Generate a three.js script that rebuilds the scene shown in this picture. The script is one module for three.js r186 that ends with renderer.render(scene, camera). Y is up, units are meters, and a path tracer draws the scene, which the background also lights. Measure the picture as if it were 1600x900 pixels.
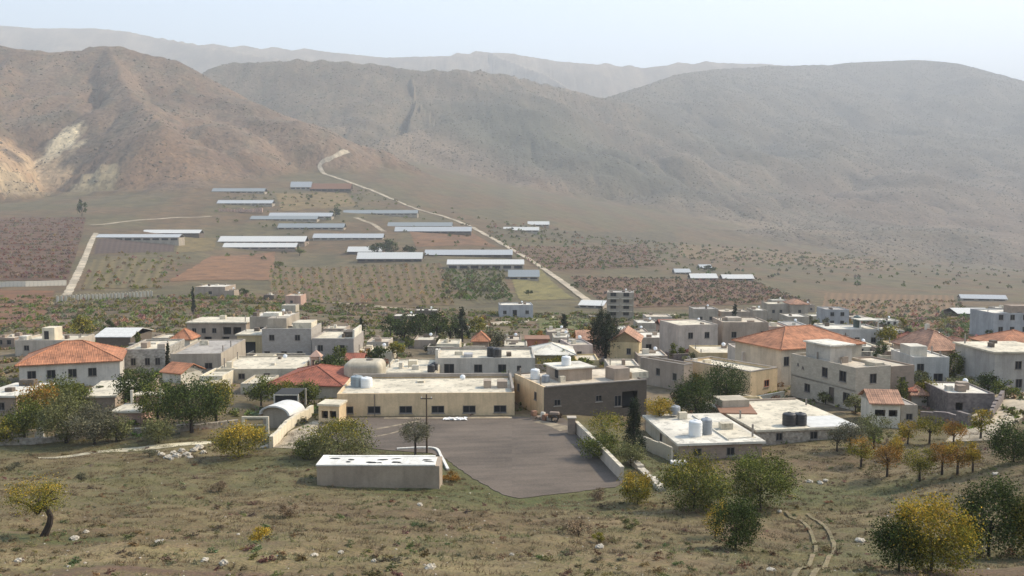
import * as THREE from 'three';
import { mergeGeometries } from 'three/addons/utils/BufferGeometryUtils.js';
import { RoundedBoxGeometry } from 'three/addons/geometries/RoundedBoxGeometry.js';
import { createNoise2D } from 'simplex-noise';

// ------------------------------------------------------------------ camera, sky, sun, exposure
const scene = new THREE.Scene();
const R = (d) => d * Math.PI / 180;
const CAM_H = 24, PITCH = R(-4.537), F = 450 / Math.tan(R(18));
const camera = new THREE.PerspectiveCamera(36, 16 / 9, 0.5, 30000);
camera.position.set(0, CAM_H, 0);
camera.rotation.x = PITCH;
const SUN_AZ = R(70), SUN_EL = R(41);
const sunDir = new THREE.Vector3(Math.sin(SUN_AZ) * Math.cos(SUN_EL), Math.sin(SUN_EL), -Math.cos(SUN_AZ) * Math.cos(SUN_EL));
{ // hazy autumn sky: pale blue, whiter towards the horizon and towards the sun
  const W = 512, H = 256, d = new Float32Array(W * H * 4), sunAz = Math.atan2(sunDir.z, sunDir.x);
  for (let r = 0; r < H; r++) for (let c = 0; c < W; c++) {
    const up = ((r + 0.5) / H - 0.5) * Math.PI, az = ((c + 0.5) / W - 0.5) * 2 * Math.PI, y = Math.sin(up), x = Math.cos(az) * Math.cos(up), z = Math.sin(az) * Math.cos(up);
    const g = Math.acos(Math.min(1, Math.max(-1, x * sunDir.x + y * sunDir.y + z * sunDir.z))), e = Math.pow(Math.max(0, y), 0.6), glow = 1.5 * Math.exp(-g / 0.33) + 1.25 * Math.pow(0.5 + 0.5 * Math.cos(az - sunAz), 2) * Math.exp(-Math.max(0, y) / 0.3);
    const k = (r * W + c) * 4, hz = [0.84, 1.06, 1.22], ze = [0.1, 0.24, 0.5], gl = [1.08, 1, 0.93];
    for (let n = 0; n < 3; n++) d[k + n] = hz[n] + (ze[n] - hz[n]) * e + glow * gl[n];
    d[k + 3] = 1;
  }
  const t = new THREE.DataTexture(d, W, H, THREE.RGBAFormat, THREE.FloatType); t.mapping = THREE.EquirectangularReflectionMapping; t.magFilter = t.minFilter = THREE.LinearFilter; t.needsUpdate = true;
  scene.background = t; scene.environment = t;
}
const sun = new THREE.DirectionalLight(new THREE.Color(1, 0.88, 0.69), 4.2);
sun.name = 'sunlight';
sun.position.copy(sunDir).multiplyScalar(900); sun.castShadow = true; sun.shadow.radius = 1.5;
Object.assign(sun.shadow.camera, { left: -400, right: 400, top: 400, bottom: -400, near: 1, far: 3000 });
scene.add(sun);
scene.fog = new THREE.FogExp2(new THREE.Color(0.95, 0.97, 1), 0.00025);
const renderer = new THREE.WebGLRenderer({ antialias: true });
renderer.toneMapping = THREE.LinearToneMapping;
renderer.toneMappingExposure = 1.5;
renderer.shadowMap.enabled = true;

// ------------------------------------------------------------------ helpers
function rng(seed) { let a = seed >>> 0; return () => { a = (a + 0x6D2B79F5) | 0; let t = Math.imul(a ^ (a >>> 15), 1 | a); t = (t + Math.imul(t ^ (t >>> 7), 61 | t)) ^ t; return ((t ^ (t >>> 14)) >>> 0) / 4294967296; }; }
const n2 = createNoise2D(rng(11)), n2b = createNoise2D(rng(77));
const clamp = (x, a, b) => Math.min(b, Math.max(a, x));
const sstep = (a, b, x) => { const t = clamp((x - a) / (b - a), 0, 1); return t * t * (3 - 2 * t); };
const lerp = (a, b, t) => a + (b - a) * t;
const mix3 = (a, b, t) => [lerp(a[0], b[0], t), lerp(a[1], b[1], t), lerp(a[2], b[2], t)];
const used = {};
function numbered(n) { used[n] = (used[n] ?? -1) + 1; return used[n] ? n + '_' + String(used[n]).padStart(3, '0') : n; }
function tag(o, label, category, group, kind) {
  if (label) o.userData.label = label;
  if (category) o.userData.category = category;
  if (group) o.userData.group = group;
  if (kind) o.userData.kind = kind;
  return o;
}
function thing(name, label, category, pos, turn = 0, group) {
  const o = new THREE.Group(); o.name = numbered(name); o.position.copy(pos); o.rotation.y = turn;
  scene.add(o); return tag(o, label, category, group);
}
function part(name, geo, mat, parent) {
  const m = new THREE.Mesh(Array.isArray(geo) ? merge(geo) : geo, mat);
  m.name = name; m.castShadow = m.receiveShadow = true; parent.add(m); return m;
}
function solo(name, geo, mat, label, category, group, kind) {
  const m = part(numbered(name), geo, mat, scene); return tag(m, label, category, group, kind);
}
const struct = (name, geo, mat, label) => solo(name, geo, mat, label, null, null, 'structure');
function merge(list) {
  return mergeGeometries(list.map((g) => { const q = g.index ? g.toNonIndexed() : g; for (const k of Object.keys(q.attributes)) if (!['position', 'normal', 'uv'].includes(k)) q.deleteAttribute(k); return q; }));
}
// uv in metres, by the dominant side of each face
function uvm(g) {
  g = g.index ? g.toNonIndexed() : g; g.computeVertexNormals();
  const p = g.attributes.position, n = g.attributes.normal, uv = new Float32Array(p.count * 2);
  for (let i = 0; i < p.count; i++) {
    const ax = Math.abs(n.getX(i)), ay = Math.abs(n.getY(i)), az = Math.abs(n.getZ(i));
    if (ay >= ax && ay >= az) { uv[i * 2] = p.getX(i); uv[i * 2 + 1] = p.getZ(i); }
    else if (ax > az) { uv[i * 2] = p.getZ(i); uv[i * 2 + 1] = p.getY(i); }
    else { uv[i * 2] = p.getX(i); uv[i * 2 + 1] = p.getY(i); }
  }
  g.setAttribute('uv', new THREE.BufferAttribute(uv, 2)); return g;
}
// box by its corner: x0..x1, y0..y1, z0..z1
function bx(x0, x1, y0, y1, z0, z1) { const g = new THREE.BoxGeometry(x1 - x0, y1 - y0, z1 - z0); g.translate((x0 + x1) / 2, (y0 + y1) / 2, (z0 + z1) / 2); return uvm(g); }
function rbx(x0, x1, y0, y1, z0, z1, r = 0.05, s = 2) { const g = new RoundedBoxGeometry(x1 - x0, y1 - y0, z1 - z0, s, r); g.translate((x0 + x1) / 2, (y0 + y1) / 2, (z0 + z1) / 2); return g; }
function cyl(x, y0, y1, z, r0, r1, n = 16) { const g = new THREE.CylinderGeometry(r1, r0, y1 - y0, n); g.translate(x, (y0 + y1) / 2, z); return g; }
function bar(a, b, r, n = 6) { const d = new THREE.Vector3().subVectors(b, a), g = new THREE.CylinderGeometry(r, r, d.length(), n); g.applyQuaternion(new THREE.Quaternion().setFromUnitVectors(new THREE.Vector3(0, 1, 0), d.clone().normalize())); g.translate((a.x + b.x) / 2, (a.y + b.y) / 2, (a.z + b.z) / 2); return g; }
const V = (x, y, z) => new THREE.Vector3(x, y, z);
// a solid from polygons (each a list of Vector3, counter-clockwise from outside)
function poly(faces) {
  const pos = [];
  for (const f of faces) for (let i = 1; i + 1 < f.length; i++) for (const v of [f[0], f[i], f[i + 1]]) pos.push(v.x, v.y, v.z);
  const g = new THREE.BufferGeometry(); g.setAttribute('position', new THREE.Float32BufferAttribute(pos, 3)); return uvm(g);
}

// ------------------------------------------------------------------ textures (colour variation multiplies the material colour)
function hash(x, y, s) { let h = Math.imul(x, 374761393) + Math.imul(y, 668265263) + Math.imul(s, 1442695041); h = Math.imul(h ^ (h >>> 13), 1274126177); return ((h ^ (h >>> 16)) >>> 0) / 4294967296; }
function pn(x, y, per, s) { // periodic value noise 0..1
  const xi = Math.floor(x), yi = Math.floor(y), fx = x - xi, fy = y - yi, sx = fx * fx * (3 - 2 * fx), sy = fy * fy * (3 - 2 * fy);
  const m = (v) => ((v % per) + per) % per;
  return lerp(lerp(hash(m(xi), m(yi), s), hash(m(xi + 1), m(yi), s), sx), lerp(hash(m(xi), m(yi + 1), s), hash(m(xi + 1), m(yi + 1), s), sx), sy);
}
function fbm(u, v, per, oct, s) { let a = 0.5, t = 0, w = 0; for (let i = 0; i < oct; i++) { t += a * pn(u * per, v * per, per, s + i * 17); w += a; a *= 0.55; per *= 2; } return t / w; }
function tex(size, metres, fn, srgb = false) {
  const d = new Uint8Array(size * size * 4);
  for (let y = 0; y < size; y++) for (let x = 0; x < size; x++) {
    const c = fn((x + 0.5) / size, (y + 0.5) / size), i = (y * size + x) * 4;
    const r = typeof c === 'number' ? [c, c, c] : c;
    for (let k = 0; k < 3; k++) { let q = clamp(r[k], 0, 1); if (srgb) q = Math.pow(q, 1 / 2.2); d[i + k] = Math.round(q * 255); }
    d[i + 3] = 255;
  }
  const t = new THREE.DataTexture(d, size, size); t.wrapS = t.wrapT = THREE.RepeatWrapping; t.magFilter = THREE.LinearFilter; t.minFilter = THREE.LinearMipmapLinearFilter; t.generateMipmaps = true;
  if (srgb) t.colorSpace = THREE.SRGBColorSpace;
  t.repeat.set(1 / metres, 1 / metres); t.needsUpdate = true; return t;
}
const T = {};
// dry grass and stones; colours around 0.6 so that the vertex colour sets the tone
T.grass = tex(1024, 9, (u, v) => {
  const a = fbm(u, v, 6, 6, 1), b = fbm(u, v, 60, 3, 5), c = fbm(u, v, 150, 2, 9);
  let k = 0.28 + 0.55 * a * 0.6 + 0.5 * (b - 0.5) + 0.55 * (c - 0.5) + 0.2;
  const st = pn(u * 90, v * 90, 90, 33); if (st > 0.965) k = 1;
  const g = fbm(u, v, 14, 3, 21) - 0.5;
  return [k * (1 - 0.22 * g), k, k * (1 - 0.3 * g - 0.1)];
}, true);
T.grassBump = tex(512, 9, (u, v) => 0.5 * fbm(u, v, 8, 4, 1) + 0.5 * fbm(u, v, 60, 3, 5));
T.soil = tex(1024, 60, (u, v) => {
  const a = fbm(u, v, 8, 6, 2), b = fbm(u, v, 90, 3, 6);
  let k = 0.62 + 0.7 * (a - 0.5) + 0.6 * (b - 0.5);
  if (pn(u * 120, v * 120, 120, 3) > 0.93) k *= 0.55;
  return [k, k, k * 0.97];
}, true);
T.scree = tex(1024, 420, (u, v) => {
  const a = fbm(u, v, 6, 7, 3), b = fbm(u, v, 100, 3, 7), c = pn(u * 190, v * 190, 190, 8), e = pn(u * 110, v * 110, 110, 18);
  let k = 0.62 + 0.6 * (a - 0.5) + 0.5 * (b - 0.5);
  if (c > 0.8) k *= 0.62; if (e > 0.86) k = k * 0.55; if (pn(u * 150, v * 150, 150, 28) > 0.93) k = Math.min(1, k * 1.45);
  return [k, k, k];
}, true);
T.screeBump = tex(512, 420, (u, v) => 0.6 * fbm(u, v, 14, 6, 3) + 0.4 * fbm(u, v, 90, 2, 7));
T.asphalt = tex(1024, 22, (u, v) => {
  const a = fbm(u, v, 4, 5, 4), b = fbm(u, v, 200, 2, 8), s = fbm(u * 0.5 + v, v * 2, 10, 3, 13);
  const k = 0.66 + 0.5 * (a - 0.5) + 0.3 * (b - 0.5) + 0.45 * (s - 0.5); return [k, k * 0.985, k * 0.97];
}, true);
T.plaster = tex(512, 6, (u, v) => {
  const a = fbm(u, v, 3, 5, 5), s = fbm(u, 0.1 * v, 24, 3, 9), b = fbm(u, v, 70, 2, 15);
  const k = 0.78 + 0.5 * (a - 0.5) + 0.22 * (s - 0.5) + 0.16 * (b - 0.5); return [k, k * 0.975, k * 0.94];
}, true);
T.roofing = tex(512, 9, (u, v) => {
  const a = fbm(u, v, 3, 6, 6), b = fbm(u, v, 14, 4, 12), c = fbm(u, v, 80, 2, 16);
  let k = 0.8 + 0.6 * (a - 0.5) + 0.15 * (c - 0.5); if (b > 0.62) k *= 0.72; return [k, k * 0.98, k * 0.94];
}, true);
T.block = tex(512, 3.2, (u, v) => { // concrete block courses, far too small here to build one by one
  const row = Math.floor(v * 16), uu = u * 8 + (row % 2) * 0.5, fu = uu - Math.floor(uu), fv = v * 16 - row;
  const j = Math.min(fu, 1 - fu) < 0.03 || Math.min(fv, 1 - fv) < 0.06, t = hash(((Math.floor(uu) % 8) + 8) % 8, row, 5);
  const k = (j ? 0.68 : 0.78 + 0.14 * t) + 0.25 * (fbm(u, v, 4, 4, 8) - 0.5); return [k, k * 0.99, k * 0.97];
}, true);
T.tile = tex(512, 3.6, (u, v) => {
  const row = Math.floor(v * 8), col = Math.floor(u * 10), fu = u * 10 - col, fv = v * 8 - row;
  const k = 0.62 + 0.2 * Math.sin(fu * Math.PI) - (fv < 0.12 ? 0.22 : 0) + 0.26 * (hash(col, row, 2) - 0.5) + 0.75 * (fbm(u, v, 3, 4, 7) - 0.5); return [k, k * 0.98, k * 0.96];
}, true);
T.tileBump = tex(256, 2.4, (u, v) => { const fu = (u * 10) % 1, fv = (v * 8) % 1; return 0.6 * Math.sin(fu * Math.PI) + 0.4 * (1 - fv); });
T.rows = tex(512, 16, (u, v) => {
  const r = 0.5 + 0.5 * Math.cos(u * Math.PI * 2 * 4 + 2 * (fbm(u, v, 4, 3, 3) - 0.5)), k = 0.5 + 0.3 * r * fbm(u, v, 20, 3, 6) * 1.6 + 0.4 * (fbm(u, v, 8, 5, 19) - 0.5); return [k, k, k];
}, true);
T.stone = tex(512, 4, (u, v) => {
  const k0 = fbm(u, v, 12, 3, 4), c = pn(u * 16, v * 22, 16, 9), k = 0.45 + 0.5 * c * 0.7 + 0.5 * (k0 - 0.5); return [k, k * 0.97, k * 0.92];
}, true);
T.stoneBump = tex(512, 4, (u, v) => 0.7 * pn(u * 16, v * 22, 16, 9) + 0.3 * fbm(u, v, 40, 2, 4));
T.metal = tex(256, 2, (u, v) => { const k = 0.8 + 0.08 * Math.sin(u * Math.PI * 2 * 12) + 0.3 * (fbm(u, v, 4, 4, 6) - 0.5); return [k, k, k]; }, true);
T.bark = tex(256, 1.2, (u, v) => { const k = 0.5 + 0.7 * (fbm(u, v * 0.25, 20, 3, 3) - 0.5); return [k, k * 0.95, k * 0.9]; }, true);

function M(color, map, rough = 0.9, extra = {}) {
  return new THREE.MeshStandardMaterial({ color: new THREE.Color().setRGB(...color), map: map ?? null, roughness: rough, metalness: 0, ...extra });
}
const mats = {
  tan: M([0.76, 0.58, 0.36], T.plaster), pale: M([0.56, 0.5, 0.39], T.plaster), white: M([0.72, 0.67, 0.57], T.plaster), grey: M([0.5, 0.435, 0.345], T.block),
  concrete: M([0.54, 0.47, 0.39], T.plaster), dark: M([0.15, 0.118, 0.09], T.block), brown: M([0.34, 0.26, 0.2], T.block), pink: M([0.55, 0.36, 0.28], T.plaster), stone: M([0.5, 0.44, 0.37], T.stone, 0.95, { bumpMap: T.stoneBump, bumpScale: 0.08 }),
  yellow: M([0.66, 0.52, 0.3], T.plaster), olive: M([0.36, 0.32, 0.19], T.plaster), blue: M([0.44, 0.44, 0.45], T.plaster),
  roof: M([0.8, 0.72, 0.57], T.roofing), roofWhite: M([0.84, 0.79, 0.69], T.roofing), roofGrey: M([0.48, 0.44, 0.4], T.roofing), roofPink: M([0.72, 0.62, 0.49], T.roofing), coping: M([0.36, 0.32, 0.28], T.plaster),
  orange: M([0.57, 0.24, 0.12], T.tile, 0.85, { bumpMap: T.tileBump, bumpScale: 0.05 }), orangePale: M([0.55, 0.3, 0.19], T.tile, 0.85, { bumpMap: T.tileBump, bumpScale: 0.05 }), red: M([0.4, 0.125, 0.07], T.tile, 0.85, { bumpMap: T.tileBump, bumpScale: 0.05 }),
  tin: M([0.56, 0.57, 0.57], T.metal, 0.9), tinGrey: M([0.33, 0.355, 0.36], T.metal, 0.9), tinWhite: M([0.76, 0.74, 0.69], T.metal, 0.9), rust: M([0.33, 0.17, 0.1], T.metal, 0.8),
  glass: new THREE.MeshPhysicalMaterial({ color: new THREE.Color().setRGB(0.022, 0.024, 0.027), roughness: 0.4, specularIntensity: 0.35 }), frame: M([0.14, 0.12, 0.1], null, 0.7), frameRed: M([0.35, 0.12, 0.06], null, 0.7), door: M([0.13, 0.1, 0.08], null, 0.6), blackTank: M([0.03, 0.03, 0.032], null, 0.5),
  whiteTank: M([0.75, 0.75, 0.73], null, 0.5), greyTank: M([0.36, 0.38, 0.4], T.metal, 0.5), wood: M([0.16, 0.11, 0.07], T.bark), bark: M([0.16, 0.12, 0.09], T.bark), barkDark: M([0.07, 0.05, 0.04], T.bark),
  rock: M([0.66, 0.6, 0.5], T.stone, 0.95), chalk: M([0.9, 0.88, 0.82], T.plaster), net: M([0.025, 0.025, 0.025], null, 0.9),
};

// ------------------------------------------------------------------ from a point of the photograph to the ground
const cp = Math.cos(PITCH), sp = Math.sin(PITCH);
function ray(px, py) { const a = (px - 800) / F, b = (450 - py) / F, y = b * cp + sp, z = b * sp - cp; return [a / -z, y / -z]; }
function at(px, py, d) { const r = ray(px, py); return V(r[0] * d, CAM_H + r[1] * d, -d); }
function proj(p) { const y = p.y - CAM_H, Y = y * cp + p.z * sp, Z = -y * sp + p.z * cp; return [800 + F * p.x / -Z, 450 - F * Y / -Z]; }

// ------------------------------------------------------------------ terrain: a smooth surface through surveyed spots, and the hills
const spots = [];
const warp = (x, z) => { const v = Math.sign(-z) * Math.log(1 + Math.abs(z) / 40); return [Math.asinh(x / (30 + 0.25 * Math.abs(z))) , v]; };
function spot(px, py, d) { const p = at(px, py, d); spots.push([p.x, p.z, p.y]); }
function spotH(x, z, h) { spots.push([x, z, h]); }
for (const s of [
  [0, 902, 34], [400, 898, 34], [800, 905, 34], [1200, 905, 34], [1600, 900, 34], [-400, 900, 34], [2100, 900, 34],
  [70, 838, 46], [500, 838, 50], [800, 838, 52], [1140, 855, 50], [1440, 888, 43], [1560, 865, 47], [-300, 838, 46], [1900, 850, 46],
  [0, 775, 66], [300, 775, 68], [1130, 790, 70], [1200, 785, 72], [1400, 760, 76], [1590, 735, 68], [-400, 775, 66], [2000, 700, 66],
  [0, 696, 95], [200, 682, 98], [400, 690, 96], [-400, 690, 95], [1062, 715, 92], [1300, 700, 94], [1450, 705, 92], [1600, 650, 106], [1560, 700, 86], [1950, 640, 100],
  [30, 608, 126], [150, 608, 126], [300, 605, 128], [450, 625, 121], [1010, 615, 126], [1200, 628, 121], [1320, 640, 113], [1450, 645, 113], [-300, 605, 126], [1900, 600, 125],
  [100, 545, 182], [300, 543, 180], [480, 560, 168], [700, 587, 142], [830, 577, 150], [950, 562, 168], [1065, 566, 162], [1180, 566, 162], [1400, 566, 160], [1550, 566, 165],
  [50, 520, 228], [400, 531, 205], [600, 535, 205], [900, 530, 220], [1150, 532, 220], [1400, 532, 220], [1580, 522, 245], [-300, 520, 228], [1900, 525, 240],
  [0, 490, 295], [300, 480, 310], [600, 500, 290], [810, 492, 340], [970, 492, 350], [1200, 492, 360], [1400, 495, 350], [1600, 490, 380],
  [50, 445, 400], [200, 466, 355], [330, 458, 370], [600, 440, 500], [850, 450, 500], [1100, 437, 620], [1300, 450, 620], [1600, 450, 750], [-300, 445, 400], [2000, 450, 700],
  [0, 390, 560], [300, 400, 600], [560, 405, 650], [800, 407, 650], [1000, 402, 850], [1250, 412, 1000], [1600, 425, 1200],
  [0, 338, 800], [400, 377, 760], [700, 370, 800], [900, 377, 950], [1100, 380, 1200], [1350, 395, 1500], [1600, 410, 1900],
  [150, 335, 830], [300, 340, 850], [450, 335, 900], [650, 347, 900], [830, 352, 1000], [-300, 338, 800],
  [370, 297, 1050], [600, 302, 1130], [480, 291, 1150], [520, 264, 1350], [700, 312, 1200], [540, 240, 1600],
]) spot(...s);
for (const s of [[0, 0, 21.8], [40, 0, 23], [-40, 0, 22], [0, 60, 45], [80, 60, 48], [-80, 60, 45], [0, 500, 60], [-1500, -2500, 60], [0, -2600, 120], [900, -2600, 40], [1800, -2600, -40], [0, -8000, 120], [-4000, -8000, 100], [4500, -8000, 0], [2600, -4200, -60], [-400, 400, 60], [400, 400, 60]]) spotH(...s);
// the forecourt lies level
const LOT = [[545, 653], [700, 651], [878, 652], [905, 672], [974, 752], [962, 761], [880, 771], [812, 779], [785, 773], [740, 748], [697, 718], [676, 708], [640, 706], [580, 701], [525, 690], [492, 676], [500, 660]].map(([x, y]) => { const r = ray(x, y), d = CAM_H / -r[1]; return [r[0] * d, -d]; });
for (const i of [0, 2, 4, 6, 9, 13]) spotH(LOT[i][0], LOT[i][1], 0);
function inPoly(P, x, z) { let c = false; for (let i = 0, j = P.length - 1; i < P.length; j = i++) if ((P[i][1] > z) !== (P[j][1] > z) && x < (P[j][0] - P[i][0]) * (z - P[i][1]) / (P[j][1] - P[i][1]) + P[i][0]) c = !c; return c; }
function distPoly(P, x, z) { let b = 1e9; for (let i = 0, j = P.length - 1; i < P.length; j = i++) { const ax = P[j][0], az = P[j][1], dx = P[i][0] - ax, dz = P[i][1] - az, t = clamp(((x - ax) * dx + (z - az) * dz) / (dx * dx + dz * dz), 0, 1); b = Math.min(b, Math.hypot(x - ax - dx * t, z - az - dz * t)); } return b; }

const tps = (() => {
  const P = spots.map(([x, z, h]) => [...warp(x, z), h]), n = P.length, N = n + 3, A = Array.from({ length: N }, () => new Float64Array(N + 1));
  const U = (r2) => r2 < 1e-12 ? 0 : r2 * Math.log(r2) * 0.5;
  for (let i = 0; i < n; i++) {
    for (let j = 0; j < n; j++) A[i][j] = U((P[i][0] - P[j][0]) ** 2 + (P[i][1] - P[j][1]) ** 2);
    A[i][i] += 2e-4;
    A[i][n] = A[n][i] = 1; A[i][n + 1] = A[n + 1][i] = P[i][0]; A[i][n + 2] = A[n + 2][i] = P[i][1]; A[i][N] = P[i][2];
  }
  for (let c = 0; c < N; c++) {
    let b = c; for (let r = c + 1; r < N; r++) if (Math.abs(A[r][c]) > Math.abs(A[b][c])) b = r;
    [A[c], A[b]] = [A[b], A[c]];
    for (let r = c + 1; r < N; r++) { const f = A[r][c] / A[c][c]; if (f) for (let k = c; k <= N; k++) A[r][k] -= f * A[c][k]; }
  }
  const w = new Float64Array(N);
  for (let r = N - 1; r >= 0; r--) { let s = A[r][N]; for (let k = r + 1; k < N; k++) s -= A[r][k] * w[k]; w[r] = s / A[r][r]; }
  const pu = P.map((p) => p[0]), pv = P.map((p) => p[1]);
  return (x, z) => { const [u, v] = warp(x, z); let s = w[n] + w[n + 1] * u + w[n + 2] * v; for (let i = 0; i < n; i++) s += w[i] * U((u - pu[i]) ** 2 + (v - pv[i]) ** 2); return s; };
})();

// hills: crest lines with heights, flanks that fall away from them, gullies
const crest = (list) => list.map(([x, y, d]) => { const p = at(x, y, d); return [p.x, p.z, p.y]; });
const hills = [
  { base: -60, slope: 0.36, pow: 1.7, crest: crest([[-700, 95, 1500], [-250, 75, 1520], [0, 72, 1560], [60, 80, 1560], [120, 78, 1580], [150, 70, 1600], [190, 70, 1600], [230, 80, 1600], [270, 90, 1600], [300, 106, 1600], [330, 138, 1600], [370, 174, 1620], [420, 204, 1640], [480, 230, 1650], [520, 244, 1650]]), extra: crest([[170, 75, 1580], [200, 140, 1350], [250, 190, 1200]]), extra2: crest([[20, 80, 1550], [-20, 160, 1250], [-40, 230, 1050]]) },
  { base: 0, slope: 0.42, pow: 1.45, crest: crest([[270, 160, 2350], [322, 112, 2350], [345, 99, 2380], [400, 95, 2400], [450, 92, 2400], [520, 93, 2450], [600, 100, 2500], [660, 108, 2500], [730, 108, 2550], [790, 115, 2600], [850, 130, 2700], [930, 150, 2700], [1000, 165, 2700]]), extra: crest([[455, 95, 2400], [470, 160, 2150], [500, 215, 1950]]), extra2: crest([[640, 108, 2500], [650, 160, 2250], [640, 195, 2080]]) },
  { base: -110, slope: 0.3, pow: 1.6, crest: crest([[555, 243, 1750], [600, 216, 1900], [650, 202, 2000], [700, 191, 2100], [780, 181, 2364], [850, 168, 2628], [930, 157, 2979], [990, 139, 3314], [1060, 115, 3684], [1120, 107, 4051], [1200, 103, 4345], [1290, 100, 4670], [1340, 97, 4692], [1440, 93, 4692], [1490, 97, 4554], [1560, 115, 4554], [1600, 130, 4554], [1750, 185, 4554], [2300, 260, 4692]]), extra: crest([[1150, 108, 4112], [1100, 170, 3259], [1010, 235, 2452], [900, 285, 1915]]), extra2: crest([[1440, 95, 4692], [1420, 180, 3726], [1400, 260, 3036], [1330, 310, 2553]]) },
  { base: 160, slope: 0.62, pow: 1.1, crest: crest([[-900, 45, 5336], [-200, 36, 5220], [0, 38, 5220], [60, 42, 5220], [150, 42, 5220], [200, 47, 5220], [250, 58, 5220], [300, 66, 5220], [400, 72, 5336], [500, 76, 5452], [600, 86, 5452], [700, 84, 5452], [760, 78, 5568], [800, 80, 5568], [870, 92, 5568], [930, 97, 5568], [1000, 103, 5684], [1040, 98, 5684], [1120, 95, 5800], [1200, 97, 5800], [1300, 106, 5800], [1700, 150, 5800]]), extra: crest([[250, 58, 5220], [430, 90, 4640], [560, 95, 4292]]), extra2: crest([[760, 80, 5568], [850, 115, 4872], [900, 145, 4408]]) },
];
for (const h of hills) h.lines = [h.crest, h.extra, h.extra2];
const quarry = at(70, 250, 1010);
function hillHeight(h, x, z) {
  let best = -1e9, bt = 1;
  const wob = 85 * n2(x / 520 + 7, z / 520) + 22 * n2(x / 160, z / 160 + 3);
  for (const L of h.lines) for (let i = 0; i + 1 < L.length; i++) {
    const a = L[i], b = L[i + 1], dx = b[0] - a[0], dz = b[1] - a[1], t = clamp(((x - a[0]) * dx + (z - a[1]) * dz) / (dx * dx + dz * dz), 0, 1);
    const H = a[2] + (b[2] - a[2]) * t, dist = Math.hypot(x - a[0] - dx * t, z - a[1] - dz * t), W = Math.max(30, H - h.base) / h.slope * 1.15, q = Math.max(0, dist + wob * sstep(0, 500, dist)) / W;
    const v = q < 1 ? h.base + (H - h.base) * Math.pow(1 - q, h.pow) : h.base - (q - 1) * W * 0.3;
    if (v > best) { best = v; bt = q; }
  }
  const w = clamp(4 * bt * (1 - bt), 0, 1);
  const g0 = 1 - Math.abs(n2(x / 640 + 2, z / 520)), g1 = 1 - Math.abs(n2b(x / 260, z / 230)), g2 = 1 - Math.abs(n2b(x / 85 + 9, z / 85));
  return best - w * (g0 * g0 * 30 + g1 * g1 * 14 + g2 * g2 * 3) + 2.2 * n2(x / 40, z / 40) + 0.8 * n2b(x / 16, z / 16);
}
let hillBest = -1, hillShare = 0;
function ground(x, z) {
  let b = tps(x, z);
  const d = Math.hypot(x, z);
  if (d < 700) {
    const near = 1 - sstep(78, 110, -z);
    const lot = inPoly(LOT, x, z) ? 1 : 1 - sstep(0.5, 5, distPoly(LOT, x, z));
    const rough = (near * (0.3 * n2(x / 10, z / 9) + 0.05 * n2(x / 2.6, z / 2.6) + 0.03 * n2(x / 0.9, z / 0.9)) + (1 - near) * 0.2 * n2(x / 14, z / 14));
    b = lerp(b + rough, -0.03, lot);
  } else b += 0.5 * n2(x / 40, z / 40);
  hillBest = -1; hillShare = 0;
  if (z > -650 && Math.abs(x) < 900) return b;
  let m = -1e9;
  for (let i = 0; i < 4; i++) { const v = hillHeight(hills[i], x, z); if (v > m) { m = v; hillBest = i; } }
  // stepped cuts of the quarry
  const qd = Math.hypot((x - quarry.x) / 95, (z - quarry.z) / 130);
  if (qd < 1.3) { const s = 1 - sstep(0.8, 1.3, qd), st = 13; m = lerp(m, Math.floor(m / st) * st + st * sstep(0.75, 1, m / st - Math.floor(m / st)), s); }
  const k = 14, e = clamp(0.5 + 0.5 * (m - b) / k, 0, 1);
  hillShare = e;
  return lerp(b, m, e) + k * e * (1 - e);
}

// one sheet of ground; its cells widen with the distance
const xs = [0], zs = [];
while (xs[xs.length - 1] < 5800) xs.push(xs[xs.length - 1] + 0.5 + 0.0085 * xs[xs.length - 1]);
const GX = [...xs.slice(1).reverse().map((v) => -v), ...xs];
for (let z = -20; z > -8600;) { zs.push(z); z -= z > -60 ? 0.45 : 0.45 + 0.0105 * (-z - 60); }
const GZ = [600, 300, 150, 80, 50, 30, 15, 5, -5, -10, -15, ...zs];
const NX = GX.length, NZ = GZ.length, GH = new Float32Array(NX * NZ), GHill = new Int8Array(NX * NZ), GShare = new Float32Array(NX * NZ);
for (let j = 0; j < NZ; j++) for (let i = 0; i < NX; i++) { GH[j * NX + i] = ground(GX[i], GZ[j]); GHill[j * NX + i] = hillBest; GShare[j * NX + i] = hillShare; }
function cellOf(A, v, down) { let lo = 0, hi = A.length - 1; while (hi - lo > 1) { const m = (lo + hi) >> 1; if (down ? A[m] >= v : A[m] <= v) lo = m; else hi = m; } return lo; }
function gy(x, z) { // height of the sheet as it is drawn
  const i = cellOf(GX, x, false), j = cellOf(GZ, z, true), u = clamp((x - GX[i]) / (GX[i + 1] - GX[i]), 0, 1), v = clamp((z - GZ[j]) / (GZ[j + 1] - GZ[j]), 0, 1);
  const a = GH[j * NX + i], b = GH[j * NX + i + 1], c = GH[(j + 1) * NX + i], e = GH[(j + 1) * NX + i + 1];
  return u + v < 1 ? a + (b - a) * u + (c - a) * v : e + (c - e) * (1 - u) + (b - e) * (1 - v);
}
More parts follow.
